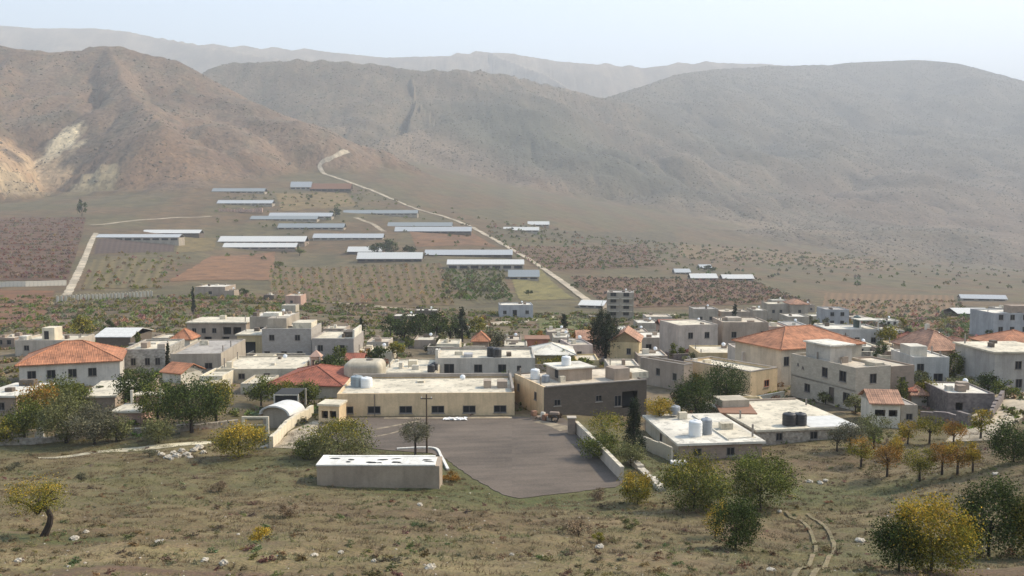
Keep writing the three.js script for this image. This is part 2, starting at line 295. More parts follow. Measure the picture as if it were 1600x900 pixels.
function hit(px, py, dmin = 22) {
  const r = ray(px, py); let d0 = dmin;
  for (let d = dmin; d < 6000; d += 0.15 + d * 0.004) {
    if (CAM_H + r[1] * d < gy(r[0] * d, -d)) { let a = d0, b = d; for (let k = 0; k < 24; k++) { const m = (a + b) / 2; if (CAM_H + r[1] * m < gy(r[0] * m, -m)) b = m; else a = m; } return V(r[0] * b, gy(r[0] * b, -b), -b); }
    d0 = d;
  }
  return at(px, py, 1500);
}

// ground colours (what the soil and the growth are made of)
const C = {
  dry: [0.132, 0.096, 0.045], straw: [0.2, 0.152, 0.078], green: [0.075, 0.08, 0.024], soil: [0.115, 0.07, 0.042], dust: [0.18, 0.132, 0.08], olive: [0.1, 0.075, 0.032], rust: [0.14, 0.07, 0.034],
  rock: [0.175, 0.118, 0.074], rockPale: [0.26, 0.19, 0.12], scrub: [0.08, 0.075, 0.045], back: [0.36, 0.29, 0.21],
};
const pts = {};
const patch = (x, z, p, rx, rz, soft = 0.4) => 1 - sstep(1 - soft, 1 + soft, Math.hypot((x - p.x) / rx, (z - p.z) / rz) + 0.25 * n2(x / (rx * 0.5), z / (rz * 0.5)));
function colorAt(x, z, h, share, hill) {
  const a = 0.5 + 0.5 * n2(x / 17 + 3, z / 17), b = 0.5 + 0.5 * n2b(x / 5, z / 5), c = 0.5 + 0.5 * n2(x / 60, z / 60 - 8);
  let near = mix3(C.dry, C.straw, sstep(0.45, 0.9, b) * 0.6);
  near = mix3(near, C.soil, sstep(0.55, 0.95, a) * 0.4);
  near = mix3(near, C.green, sstep(0.4, 0.8, 0.5 * a + 0.5 * c) * 0.55);
  const edge = 1 - sstep(2, 11, distPoly(LOT, x, z)); near = mix3(near, C.green, edge * 0.75);
  for (const [p, rx, rz, s] of pts.green) near = mix3(near, C.green, s * patch(x, z, p, rx, rz));
  for (const [p, rx, rz, s] of pts.soil) near = mix3(near, C.soil, s * patch(x, z, p, rx, rz));
  for (const [p, rx, rz, s] of pts.pale) near = mix3(near, C.straw, s * patch(x, z, p, rx, rz));
  let vill = mix3(C.dust, C.olive, sstep(0.35, 0.75, 0.6 * a + 0.4 * b)); vill = mix3(vill, C.dry, 0.4 * c);
  let val = mix3(C.olive, C.dry, 0.6 * sstep(0.3, 0.8, 0.5 + 0.5 * n2(x / 45, z / 90))); val = mix3(val, C.rust, sstep(0.3, 0.75, 0.5 + 0.5 * n2b(x / 110, z / 160)) * 0.6); val = mix3(val, C.green, 0.3 * a);
  let r = mix3(near, vill, sstep(92, 112, -z)); r = mix3(r, val, sstep(230, 330, -z));
  if (share > 0.02) {
    const f1 = 0.5 + 0.5 * n2(x / 190, z / 190), f2 = 0.5 + 0.5 * n2b(x / 55, z / 55), f3 = 0.5 + 0.5 * n2(x / 21, z / 21);
    let q;
    if (hill === 0) { q = mix3(C.rock, C.rust, 0.55 * f1); q = mix3(q, C.scrub, sstep(0.5, 0.9, f2) * 0.6); q = mix3(q, C.rockPale, sstep(0.6, 0.95, f3) * 0.4); q = mix3(q, C.rust, 0.5 * (1 - sstep(60, 150, h)) * f2); }
    else if (hill === 1) { q = mix3(C.rock, C.scrub, 0.35 + 0.4 * sstep(0.4, 0.9, f2)); q = mix3(q, C.rockPale, sstep(0.65, 0.95, f3) * 0.35); }
    else if (hill === 2) { const low = 1 - sstep(-40, 330, h + 140 * (f1 - 0.5)); q = mix3(C.scrub, C.rock, 0.12 + 0.25 * f3 + 0.2 * f1); q = mix3(q, mix3(C.rock, C.rust, 0.5 * f2), low * 0.85); q = mix3(q, C.rockPale, 0.35 * low * sstep(0.55, 0.85, 0.5 + 0.5 * n2(x / 300 + 4, z / 110))); }
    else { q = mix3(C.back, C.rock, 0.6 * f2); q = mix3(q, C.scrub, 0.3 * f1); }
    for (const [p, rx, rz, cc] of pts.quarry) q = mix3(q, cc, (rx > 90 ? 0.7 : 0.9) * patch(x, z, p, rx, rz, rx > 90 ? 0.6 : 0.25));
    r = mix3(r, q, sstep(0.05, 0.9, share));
  }
  return r;
}
pts.quarry = [[hit(40, 255), 55, 60, [0.36, 0.235, 0.13]], [hit(18, 282), 40, 40, [0.42, 0.31, 0.18]], [hit(75, 268), 40, 30, [0.4, 0.28, 0.16]], [hit(150, 282), 28, 30, [0.36, 0.28, 0.155]], [hit(96, 229), 18, 42, [0.78, 0.62, 0.38]], [hit(122, 226), 7, 16, [0.55, 0.43, 0.26]], [hit(76, 244), 12, 12, [0.6, 0.46, 0.28]], [hit(20, 243), 14, 12, [0.1, 0.07, 0.045]], [hit(120, 250), 20, 16, [0.1, 0.075, 0.05]], [hit(250, 265), 40, 60, [0.22, 0.13, 0.07]], [hit(590, 285), 70, 60, [0.22, 0.155, 0.1]],
  [hit(760, 205), 170, 190, C.scrub], [hit(860, 190), 190, 230, [0.06, 0.06, 0.036]], [hit(1010, 275), 150, 130, [0.065, 0.062, 0.04]], [hit(900, 240), 200, 150, [0.07, 0.068, 0.042]], [hit(1150, 230), 260, 240, [0.07, 0.068, 0.044]], [hit(680, 235), 110, 110, [0.22, 0.155, 0.1]], [hit(760, 290), 190, 90, [0.24, 0.165, 0.105]], [hit(960, 325), 240, 90, [0.25, 0.175, 0.11]], [hit(1120, 350), 260, 90, [0.26, 0.19, 0.12]]];
pts.green = [[hit(1230, 770), 9, 7, 0.8], [hit(700, 770), 9, 4, 0.7], [hit(40, 842), 5, 1.4, 0.9], [hit(240, 690), 20, 4, 0.6], [hit(1170, 850), 5, 3, 0.6], [hit(1380, 770), 8, 4, 0.5], [hit(920, 790), 8, 3, 0.6], [hit(430, 730), 8, 5, 0.6], [hit(960, 715), 6, 5, 0.9]];
pts.soil = [[hit(260, 894), 5.5, 0.9, 1], [hit(120, 897), 2.5, 0.6, 0.9], [hit(1560, 893), 4, 1.6, 0.9], [hit(1400, 725), 14, 6, 0.6], [hit(560, 800), 10, 4, 0.4], [hit(1230, 850), 5, 4, 0.5], [hit(1120, 885), 8, 3, 0.4]];
pts.pale = [[hit(320, 700), 6, 3, 0.7], [hit(200, 870), 12, 3, 0.7], [hit(650, 870), 14, 4, 0.5], [hit(1010, 785), 4, 2, 0.5], [hit(1320, 740), 10, 4, 0.4]];
const GC = new Float32Array(NX * NZ * 3), SCALE = 1.5; // the maps average about 0.62
for (let j = 0; j < NZ; j++) for (let i = 0; i < NX; i++) { const k = j * NX + i, c = colorAt(GX[i], GZ[j], GH[k], GShare[k], GHill[k]); GC.set(c.map((v) => v * SCALE), k * 3); }
// cut the sheet into the pieces of the setting; neighbours keep the same edge
function sheet(name, label, mat, keep) {
  const map = new Int32Array(NX * NZ).fill(-1), pos = [], col = [], uv = [], idx = [];
  const v = (i, j) => { const k = j * NX + i; if (map[k] < 0) { map[k] = pos.length / 3; pos.push(GX[i], GH[k], GZ[j]); col.push(GC[k * 3], GC[k * 3 + 1], GC[k * 3 + 2]); uv.push(GX[i], GZ[j]); } return map[k]; };
  for (let j = 0; j + 1 < NZ; j++) for (let i = 0; i + 1 < NX; i++) if (keep(i, j)) { const a = v(i, j), b = v(i + 1, j), c = v(i, j + 1), e = v(i + 1, j + 1); idx.push(a, b, c, b, e, c); }
  const g = new THREE.BufferGeometry(); g.setAttribute('position', new THREE.Float32BufferAttribute(pos, 3)); g.setAttribute('color', new THREE.Float32BufferAttribute(col, 3)); g.setAttribute('uv', new THREE.Float32BufferAttribute(uv, 2)); g.setIndex(idx); g.computeVertexNormals();
  return struct(name, g, mat, label);
}
const vc = { vertexColors: true };
const zoneOf = (i, j) => { const k = j * NX + i; if (GShare[k] > 0.5 && GHill[k] >= 0) return 2 + GHill[k]; return GZ[j] > -112 ? 0 : 1; };
const screeMat = M([1, 1, 1], T.scree, 1, { ...vc, bumpMap: T.screeBump, bumpScale: 3 });
sheet('hillside', 'dry grassy hillside with stones below the viewpoint', M([1, 1, 1], T.grass, 1, { ...vc, bumpMap: T.grassBump, bumpScale: 0.12 }), (i, j) => zoneOf(i, j) === 0);
sheet('valley_floor', 'brown and olive valley floor under the village and fields', M([1, 1, 1], T.soil, 1, vc), (i, j) => zoneOf(i, j) === 1);
sheet('hill', 'brown rocky hill with the quarry on the left', screeMat, (i, j) => zoneOf(i, j) === 2);
sheet('hill', 'grey rocky hill in the middle behind the gorge', screeMat, (i, j) => zoneOf(i, j) === 3);
sheet('hill', 'large hazy scrub covered hill on the right', screeMat, (i, j) => zoneOf(i, j) === 4);
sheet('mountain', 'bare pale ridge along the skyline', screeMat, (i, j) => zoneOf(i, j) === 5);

// sheets laid on the ground: fields and tracks
function drape(corners, nu, nv, lift, jag = 0) {
  const P = corners.map((c) => hit(...c)), pos = [], uv = [], idx = [];
  const wide = P[0].distanceTo(P[1]), deep = P[0].distanceTo(P[3]);
  for (let j = 0; j <= nv; j++) for (let i = 0; i <= nu; i++) {
    const u = i / nu, v = j / nv, w = [(1 - u) * (1 - v), u * (1 - v), u * v, (1 - u) * v];
    let x = 0, z = 0; for (let k = 0; k < 4; k++) { x += P[k].x * w[k]; z += P[k].z * w[k]; }
    if (jag && (i === 0 || j === 0 || i === nu || j === nv)) { x += jag * n2(x / 7, z / 7); z += jag * n2b(x / 7, z / 7); }
    pos.push(x, gy(x, z) + lift, z); uv.push(u * wide, v * deep);
  }
  for (let j = 0; j < nv; j++) for (let i = 0; i < nu; i++) { const a = j * (nu + 1) + i, b = a + 1, c = a + nu + 1; idx.push(a, b, c, b, c + 1, c); }
  const g = new THREE.BufferGeometry(); g.setAttribute('position', new THREE.Float32BufferAttribute(pos, 3)); g.setAttribute('uv', new THREE.Float32BufferAttribute(uv, 2)); g.setIndex(idx); g.computeVertexNormals(); return g;
}
const fieldMat = (c, rows) => M([c[0] * 0.95, c[1] * 0.78, c[2] * 0.52], rows ? T.rows : T.soil, 1);
for (const [label, cs, col, rows] of [
  ['large dark reddish brown ploughed field on the left', [[-60, 440], [104, 439], [134, 339], [-60, 340]], [0.17, 0.105, 0.08], 0],
  ['rust coloured field below the long white wall', [[-60, 512], [60, 512], [86, 455], [-60, 453]], [0.24, 0.13, 0.08], 0],
  ['dark purplish field below the low stone edged shed', [[146, 397], [271, 394], [275, 372], [152, 374]], [0.115, 0.085, 0.09], 1],
  ['small pale olive strip right of the purplish field', [[274, 395], [334, 392], [338, 372], [282, 371]], [0.24, 0.21, 0.11], 0],
  ['olive green field right of the left track', [[128, 452], [240, 450], [262, 404], [146, 406]], [0.2, 0.18, 0.1], 1],
  ['reddish brown field below the broad white shed', [[262, 440], [425, 438], [430, 393], [330, 400]], [0.3, 0.18, 0.12], 0],
  ['wide dark orchard field with rows of trees', [[424, 468], [712, 478], [690, 412], [420, 416]], [0.2, 0.155, 0.085], 1],
  ['reddish field between the paired sheds and the straight track', [[650, 386], [775, 386], [735, 362], [640, 362]], [0.27, 0.165, 0.11], 0],
  ['bright green field beside the straight track', [[812, 470], [898, 467], [845, 421], [800, 436]], [0.26, 0.26, 0.12], 0],
  ['broad reddish brown field right of the apartment block', [[960, 482], [1270, 474], [1180, 440], [890, 432]], [0.2, 0.125, 0.085], 1],
  ['brown field right of the straight track', [[850, 424], [1040, 416], [1010, 380], [790, 386]], [0.17, 0.115, 0.075], 1],
  ['long olive field along the foot of the right hill', [[1060, 402], [1420, 424], [1370, 400], [1060, 380]], [0.24, 0.19, 0.12], 0],
  ['dark green field behind the farm house', [[745, 476], [800, 470], [785, 418], [690, 420]], [0.15, 0.145, 0.085], 1],
  ['small green plot beside the tall dark tree', [[845, 522], [922, 520], [920, 497], [838, 497]], [0.18, 0.21, 0.08], 0],
  ['reddish vineyard field right of the village', [[1280, 502], [1500, 520], [1490, 462], [1290, 458]], [0.25, 0.18, 0.12], 1],
  ['dark strip of field under the farthest white shed', [[770, 372], [1060, 378], [1050, 362], [765, 356]], [0.14, 0.13, 0.09], 0],
  ['olive field beside the grey fan track', [[440, 330], [560, 322], [540, 300], [430, 302]], [0.28, 0.23, 0.13], 0],
]) struct('field', drape(cs, 40, 30, 0.18, 0.8), fieldMat(col, rows), label);
function ribbon(name, label, list, width, mat, lift = 0.15) {
  const c = new THREE.CatmullRomCurve3(list.map((p) => hit(p[0], p[1])), false, 'centripetal'), len = c.getLength(), n = clamp(Math.ceil(len / 1.5), 12, 400), pos = [], uv = [], idx = [], S = 5;
  const w = (t) => Array.isArray(width) ? lerp(width[0], width[1], t) : width;
  for (let i = 0; i <= n; i++) {
    const t = i / n, p = c.getPointAt(t), q = c.getTangentAt(t), l = Math.hypot(q.x, q.z), nx = -q.z / l, nz = q.x / l, ww = w(t) * (1 + 0.18 * n2(p.x / 6, p.z / 6));
    for (let k = 0; k < S; k++) { const o = (k / (S - 1) - 0.5) * ww, x = p.x + nx * o, z = p.z + nz * o; pos.push(x, gy(x, z) + lift, z); uv.push(o, t * len); }
  }
  for (let i = 0; i < n; i++) for (let k = 0; k + 1 < S; k++) { const a = i * S + k, b = a + 1, e = a + S; idx.push(a, b, e, b, e + 1, e); }
  const g = new THREE.BufferGeometry(); g.setAttribute('position', new THREE.Float32BufferAttribute(pos, 3)); g.setAttribute('uv', new THREE.Float32BufferAttribute(uv, 2)); g.setIndex(idx); g.computeVertexNormals();
  if (g.attributes.normal.getY(0) < 0) { idx.reverse(); g.setIndex(idx); g.computeVertexNormals(); }
  return struct(name, g, mat, label);
}
const trackMat = M([0.5, 0.4, 0.28], T.soil, 1), dustMat = M([0.64, 0.53, 0.39], T.soil, 1);
ribbon('dirt_track', 'straight pale dirt track running from the village to the sheds', [[925, 474], [880, 442], [830, 408], [780, 379], [738, 355]], [4.2, 5], dustMat, 0.4);
ribbon('dirt_track', 'upper dirt track climbing the fan to the gorge', [[648, 326], [600, 306], [545, 285], [503, 268], [500, 258], [520, 246], [545, 237]], [5, 6], dustMat, 0.6);
ribbon('dirt_track', 'middle part of the straight track between the sheds and the fan', [[736, 354], [706, 343], [676, 334], [648, 326]], [5, 6], dustMat, 0.45);
ribbon('dirt_track', 'pale track along the edge of the big brown field', [[104, 462], [118, 435], [133, 402], [142, 380], [150, 364]], 3.6, dustMat);
ribbon('dirt_track', 'track from the field corner along the foot of the quarry hill', [[142, 352], [190, 347], [250, 342], [330, 338]], 5, trackMat);
ribbon('dirt_track', 'short pale track between the middle sheds', [[600, 362], [580, 349], [555, 340]], 5, trackMat);
ribbon('dirt_bank', 'pale bare bank behind the grove', [[490, 471], [560, 476], [640, 484]], [5, 8], trackMat, 0.1);
ribbon('village_road', 'pale dusty road in front of the farm house', [[690, 520], [740, 510], [800, 503], [880, 496], [960, 494]], [9, 6], dustMat, 0.08);
ribbon('village_road', 'pale road behind the middle houses', [[960, 494], [1060, 492], [1160, 500]], [5, 4], dustMat, 0.08);
ribbon('footpath', 'worn pale footpath along the low wall', [[60, 716], [160, 706], [250, 698], [330, 692]], [1.0, 2.2], M([0.8, 0.7, 0.5], T.soil, 1), 0.04);
ribbon('wheel_rut', 'left pale wheel rut in the grass', [[1228, 800], [1252, 815], [1268, 835], [1275, 860], [1264, 885], [1235, 915]], 0.24, M([0.3, 0.24, 0.14], T.grass, 1), 0.1);
ribbon('wheel_rut', 'right pale wheel rut in the grass', [[1262, 804], [1284, 820], [1298, 838], [1303, 858], [1292, 880], [1266, 912]], 0.24, M([0.3, 0.24, 0.14], T.grass, 1), 0.1);
ribbon('dirt_road', 'pale dirt road rising past the houses on the right', [[1520, 690], [1550, 660], [1575, 630], [1605, 606], [1640, 596]], [5, 5.5], dustMat, 0.06);
ribbon('dirt_road', 'dusty lane at the left end of the forecourt', [[430, 700], [470, 684], [500, 668], [530, 654]], [5, 5], dustMat, 0.05);
ribbon('dust_streak', 'upper pale dusty wheel streak at the left of the forecourt', [[572, 674], [610, 667], [655, 658]], 0.5, trackMat, 0.012 + 0.05);
ribbon('dust_streak', 'lower pale dusty wheel streak at the left of the forecourt', [[566, 686], [606, 679], [645, 668]], 0.4, trackMat, 0.012 + 0.05);
ribbon('dust_patch', 'pale dusty ground before the gate pillar', [[838, 659], [862, 664], [888, 672]], [1.2, 2.6], trackMat, 0.07);
ribbon('dust_patch', 'strip of dust along the foot of the long tan building', [[600, 654], [700, 653.5], [800, 653]], 0.8, trackMat, 0.065);
{ // the forecourt: a thin slab of worn asphalt with a ragged edge
  const s = new THREE.Shape(), P = []; const r = rng(5);
  for (let i = 0; i < LOT.length; i++) { const a = LOT[i], b = LOT[(i + 1) % LOT.length], n = Math.max(1, Math.round(Math.hypot(b[0] - a[0], b[1] - a[1]) / 0.7)); for (let k = 0; k < n; k++) P.push([lerp(a[0], b[0], k / n) + (r() - 0.5) * 0.22, lerp(a[1], b[1], k / n) + (r() - 0.5) * 0.22]); }
  P.forEach(([x, z], i) => i ? s.lineTo(x, -z) : s.moveTo(x, -z));
  const g = new THREE.ExtrudeGeometry(s, { depth: 0.12, bevelEnabled: false }); g.rotateX(-Math.PI / 2); g.translate(0, -0.1, 0);
  struct('car_park', uvm(g), M([0.168, 0.132, 0.102], T.asphalt, 0.95), 'empty grey asphalt forecourt in front of the long tan building');
}

// ------------------------------------------------------------------ buildings
function solve(P, dir, px, lo = 0.4, hi = 140) { // how far along dir until the picture column px
  const up = proj(P.clone().addScaledVector(dir, hi))[0] > proj(P)[0];
  for (let k = 0; k < 50; k++) { const m = (lo + hi) / 2; if ((proj(P.clone().addScaledVector(dir, m))[0] < px) === up) lo = m; else hi = m; }
  return lo;
}
function rise(P, py) { let lo = 0.2, hi = 60; for (let k = 0; k < 50; k++) { const m = (lo + hi) / 2; if (proj(V(P.x, P.y + m, P.z))[1] > py) lo = m; else hi = m; } return lo; }
function slopeUV(g) { // u along the eaves, v up the slope
  const p = g.attributes.position, uv = g.attributes.uv, a = V(), b = V(), c = V(), n = V(), t = V(), s = V();
  for (let i = 0; i < p.count; i += 3) {
    a.fromBufferAttribute(p, i); b.fromBufferAttribute(p, i + 1); c.fromBufferAttribute(p, i + 2);
    n.subVectors(b, a).cross(s.subVectors(c, a)).normalize(); t.set(n.z, 0, -n.x); if (t.length() < 0.05) t.set(1, 0, 0); t.normalize(); s.crossVectors(n, t);
    [a, b, c].forEach((q, k) => uv.setXY(i + k, q.dot(t), q.dot(s)));
  }
  return g;
}
function hipRoof(W, D, h, rh, o = 0.45, th = 0.14) {
  const x0 = -o, x1 = W + o, z0 = -D - o, z1 = o, L = Math.min(W, D) / 2 + o, y = h + th, e = [V(x0, y, z1), V(x1, y, z1), V(x1, y, z0), V(x0, y, z0)], f = e.map((v) => V(v.x, h, v.z));
  const a = W >= D ? V(x0 + L, y + rh, -D / 2) : V(W / 2, y + rh, z1 - L), b = W >= D ? V(x1 - L, y + rh, -D / 2) : V(W / 2, y + rh, z0 + L);
  const faces = W >= D ? [[e[0], e[1], b, a], [e[1], e[2], b], [e[2], e[3], a, b], [e[3], e[0], a]] : [[e[0], e[1], a], [e[1], e[2], b, a], [e[2], e[3], b], [e[3], e[0], a, b]];
  for (let i = 0; i < 4; i++) { const j = (i + 1) % 4; faces.push([f[i], f[j], e[j], e[i]]); }
  faces.push([f[3], f[2], f[1], f[0]]);
  const roof = slopeUV(poly(faces)), caps = [];
  for (const [p, q] of [[e[0], a], [e[3], a], [e[1], b], [e[2], b], [a, b]]) if (W >= D || true) { const k = W >= D ? [p, q] : [p, q]; caps.push(k); }
  const pairs = W >= D ? caps : [[e[0], a], [e[1], a], [e[2], b], [e[3], b], [a, b]];
  return [roof, merge(pairs.filter(([p, q]) => p.distanceTo(q) > 0.1).map(([p, q]) => uvm(bar(p, q, 0.11, 6))))];
}
function gableRoof(W, D, h, rh, axis, o = 0.35, th = 0.14) {
  const x0 = -o, x1 = W + o, z0 = -D - o, z1 = o, y = h;
  let A, B; // ridge ends
  if (axis === 'x') { A = V(x0, y + rh, -D / 2); B = V(x1, y + rh, -D / 2); } else { A = V(W / 2, y + rh, z1); B = V(W / 2, y + rh, z0); }
  const c = [V(x0, y, z1), V(x1, y, z1), V(x1, y, z0), V(x0, y, z0)], up = (v) => V(v.x, v.y + th, v.z), faces = [];
  const sl = axis === 'x' ? [[c[0], c[1], B, A], [c[2], c[3], A, B]] : [[c[1], c[2], B, A], [c[3], c[0], A, B]];
  for (const q of sl) { const u = q.map(up); faces.push(u, [...q].reverse()); for (let i = 0; i < 4; i++) { const j = (i + 1) % 4; if (i !== 2) faces.push([q[i], q[j], u[j], u[i]]); } }
  const ends = axis === 'x' ? [[V(0, y, 0), V(0, y + rh * 0.97, -D / 2), V(0, y, -D)], [V(W, y, -D), V(W, y + rh * 0.97, -D / 2), V(W, y, 0)]] : [[V(0, y, 0), V(W, y, 0), V(W / 2, y + rh * 0.97, 0)], [V(W, y, -D), V(0, y, -D), V(W / 2, y + rh * 0.97, -D)]];
  return [slopeUV(poly(faces)), poly(ends.flatMap((t) => [t, [...t].reverse()]))];
}
const TH = 0.25, ALL = [];
function faceGeo(g, face, D) { if (face === 'L') { g.rotateY(-Math.PI / 2); g.translate(0, 0, -D); } return g; }
function wallWithHoles(len, y0, y1, holes, cut) { // stands on z -TH..0, facing +z
  const s = new THREE.Shape(); s.moveTo(cut, y0); s.lineTo(len - cut, y0); s.lineTo(len - cut, y1); s.lineTo(cut, y1); s.closePath();
  for (const [x, y, w, h] of holes) { const p = new THREE.Path(); p.moveTo(x, y); p.lineTo(x, y + h); p.lineTo(x + w, y + h); p.lineTo(x + w, y); p.closePath(); s.holes.push(p); }
  const g = new THREE.ExtrudeGeometry(s, { depth: TH, bevelEnabled: false }); g.translate(0, 0, -TH); return g;
}
// a box-shaped house: its near corner stands at pixel c; the right-hand face runs at angle a to the picture, the left-hand face at right angles
function house(s) {
  const P = s.P ?? hit(...s.c), a = R(s.a ?? 0), dR = V(Math.cos(a), 0, -Math.sin(a)), dL = V(-Math.sin(a), 0, -Math.cos(a));
  const W = s.w ?? solve(P, dR, s.xr), D = s.d ?? solve(P, dL, s.xl), h = s.h ?? rise(P, s.top), kind = s.roof ?? 'flat', par = kind === 'flat' ? (s.par ?? 0.3) : 0;
  const o = thing(s.n ?? 'house', s.l, s.cat ?? 'house', P, a, s.group), wall = s.m ?? mats.concrete, foot = -2;
  const wins = (s.win ?? []).map(([f, u, y, w, hh, t]) => ({ f, x: u * (f === 'R' ? W : D) - w / 2, y, w, h: hh, t: t ?? 'window' })).filter((q) => q.x > 0.3 && q.x + q.w < (q.f === 'R' ? W : D) - 0.3 && q.y + q.h < h + par - 0.1);
  const hole = (f) => wins.filter((q) => q.f === f).map((q) => [q.x, q.y, q.w, q.h]);
  const gR = uvm(wallWithHoles(W, foot, h + par, hole('R'), 0)), gL = uvm(faceGeo(wallWithHoles(D, foot, h + par, hole('L'), TH), 'L', D));
  const rest = [bx(W - TH, W, foot, h + par, -D + TH, -TH), bx(0, W, foot, h + par, -D, -D + TH)];
  if (s.mL) { part('wall', [gR, ...rest], wall, o); part('wall', gL, s.mL, o); } else part('wall', [gR, gL, ...rest], wall, o);
  const rm = s.rm ?? mats.roof;
  if (kind === 'flat') { part('roof', bx(TH, W - TH, h - 0.3, h, -D + TH, -TH), rm, o); if (s.cope) part('coping', [bx(-0.04, W + 0.04, h + par, h + par + 0.09, -0.28, 0.04), bx(-0.04, 0.28, h + par, h + par + 0.09, -D + 0.28, -0.28), bx(W - 0.28, W + 0.04, h + par, h + par + 0.09, -D + 0.28, -0.28), bx(-0.04, W + 0.04, h + par, h + par + 0.09, -D - 0.04, -D + 0.28)], s.cope, o); }
  if (kind === 'slab') part('roof', bx(-(s.ov ?? 0.3), W + (s.ov ?? 0.3), h, h + 0.24, -D - (s.ov ?? 0.3), s.ov ?? 0.3), rm, o);
  if (kind === 'hip') { const [r, c] = hipRoof(W, D, h, s.rh); const q = part('roof', r, rm, o); part('ridge_tiles', c, rm, q); }
  if (kind === 'gable') { const [r, g] = gableRoof(W, D, h, s.rh, s.axis ?? 'x'); part('roof', r, rm, o); part('gable', g, wall, o); }
  for (const q of wins) {
    const fr = 0.07, ring = q.t === 'open' ? [] : [bx(q.x, q.x + q.w, q.y, q.y + fr, -0.15, 0.03), bx(q.x, q.x + q.w, q.y + q.h - fr, q.y + q.h, -0.15, 0.03), bx(q.x, q.x + fr, q.y + fr, q.y + q.h - fr, -0.15, 0.03), bx(q.x + q.w - fr, q.x + q.w, q.y + fr, q.y + q.h - fr, -0.15, 0.03), bx(q.x + q.w / 2 - 0.03, q.x + q.w / 2 + 0.03, q.y + fr, q.y + q.h - fr, -0.14, -0.03)];
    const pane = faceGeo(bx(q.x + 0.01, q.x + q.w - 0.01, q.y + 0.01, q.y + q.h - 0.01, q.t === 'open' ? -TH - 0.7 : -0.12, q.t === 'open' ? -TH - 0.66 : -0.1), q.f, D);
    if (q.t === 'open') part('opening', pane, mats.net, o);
    else if (q.t === 'door') { part('door_leaf', pane, mats.door, part('door', faceGeo(merge(ring.slice(1, 4)), q.f, D), mats.frame, o)); }
    else { const w = part('window', faceGeo(merge(ring), q.f, D), s.fm ?? mats.frame, o); part('pane', pane, mats.glass, w); part('sill', faceGeo(bx(q.x - 0.08, q.x + q.w + 0.08, q.y - 0.09, q.y - 0.005, -0.02, 0.1), q.f, D), s.sill ?? mats.coping, w); }
  }
  const top = h + (kind === 'slab' ? 0.24 : 0), cr = rng(Math.round(P.x * 7 + P.z * 13) + 5000);
  if ((kind === 'flat' || kind === 'slab') && !s.bare && W > 4 && D > 5) {
    for (let k = 0; k < 1 + Math.floor(cr() * 3); k++) { const w = 0.4 + cr() * 1.1, e = 0.4 + cr() * 0.9, x = 0.6 + cr() * (W - 1.8 - w), z = -D + 0.6 + cr() * (D - 1.8 - e); part('roof_clutter', bx(x, x + w, top, top + 0.25 + 0.7 * cr(), z, z + e), [coffee, dark, roof, white, brown][Math.floor(cr() * 5)], o); }
    for (let k = 0; k < Math.floor(cr() * 4); k++) { const x = cr() < 0.5 ? 0.4 : W - 0.5, z = -0.5 - cr() * (D - 1), hh = 0.7 + cr() * 0.8; part('column_stub', bx(x, x + 0.16, top, top + hh, z - 0.16, z), coping, o); }
    if (par && cr() < 0.5) part('dish', (() => { const g = new THREE.SphereGeometry(0.5, 12, 5, 0, 6.283, 0, 0.8); g.rotateX(1.1); g.translate(W * 0.7, top + 0.8, -D * 0.6); return g; })(), mats.whiteTank, o);
  }
  for (const [name, x0, x1, y0, y1, z0, z1, m] of s.add ?? []) part(name, bx(x0 < 0 && x0 > -1 ? W * -x0 : x0, x1 < 0 && x1 >= -1 ? W * -x1 : x1, top + y0, top + y1, z0, z1), m, o);
  const on = (u, v, dy = 0) => P.clone().addScaledVector(dR, u * W).addScaledVector(dL, v * D).setY(P.y + top + dy);
  const res = { o, P, W, D, h, top, on, a, l: s.l, dR, dL }; ALL.push(res); return res;
}
const row = (f, us, y, w, h, t) => us.map((u) => [f, u, y, w, h, t]);
const { tan, pale, white, grey, concrete, dark, brown, pink, stone, yellow, olive, blue, roof, roofWhite, roofGrey, roofPink, coping, orange, orangePale, red, tin, tinGrey, tinWhite, rust } = mats;
const lilac = M([0.43, 0.375, 0.305], T.plaster), darkStone = M([0.26, 0.22, 0.21], T.stone), coffee = M([0.42, 0.34, 0.27], T.plaster), cream = M([0.78, 0.7, 0.54], T.plaster);
const B = {};
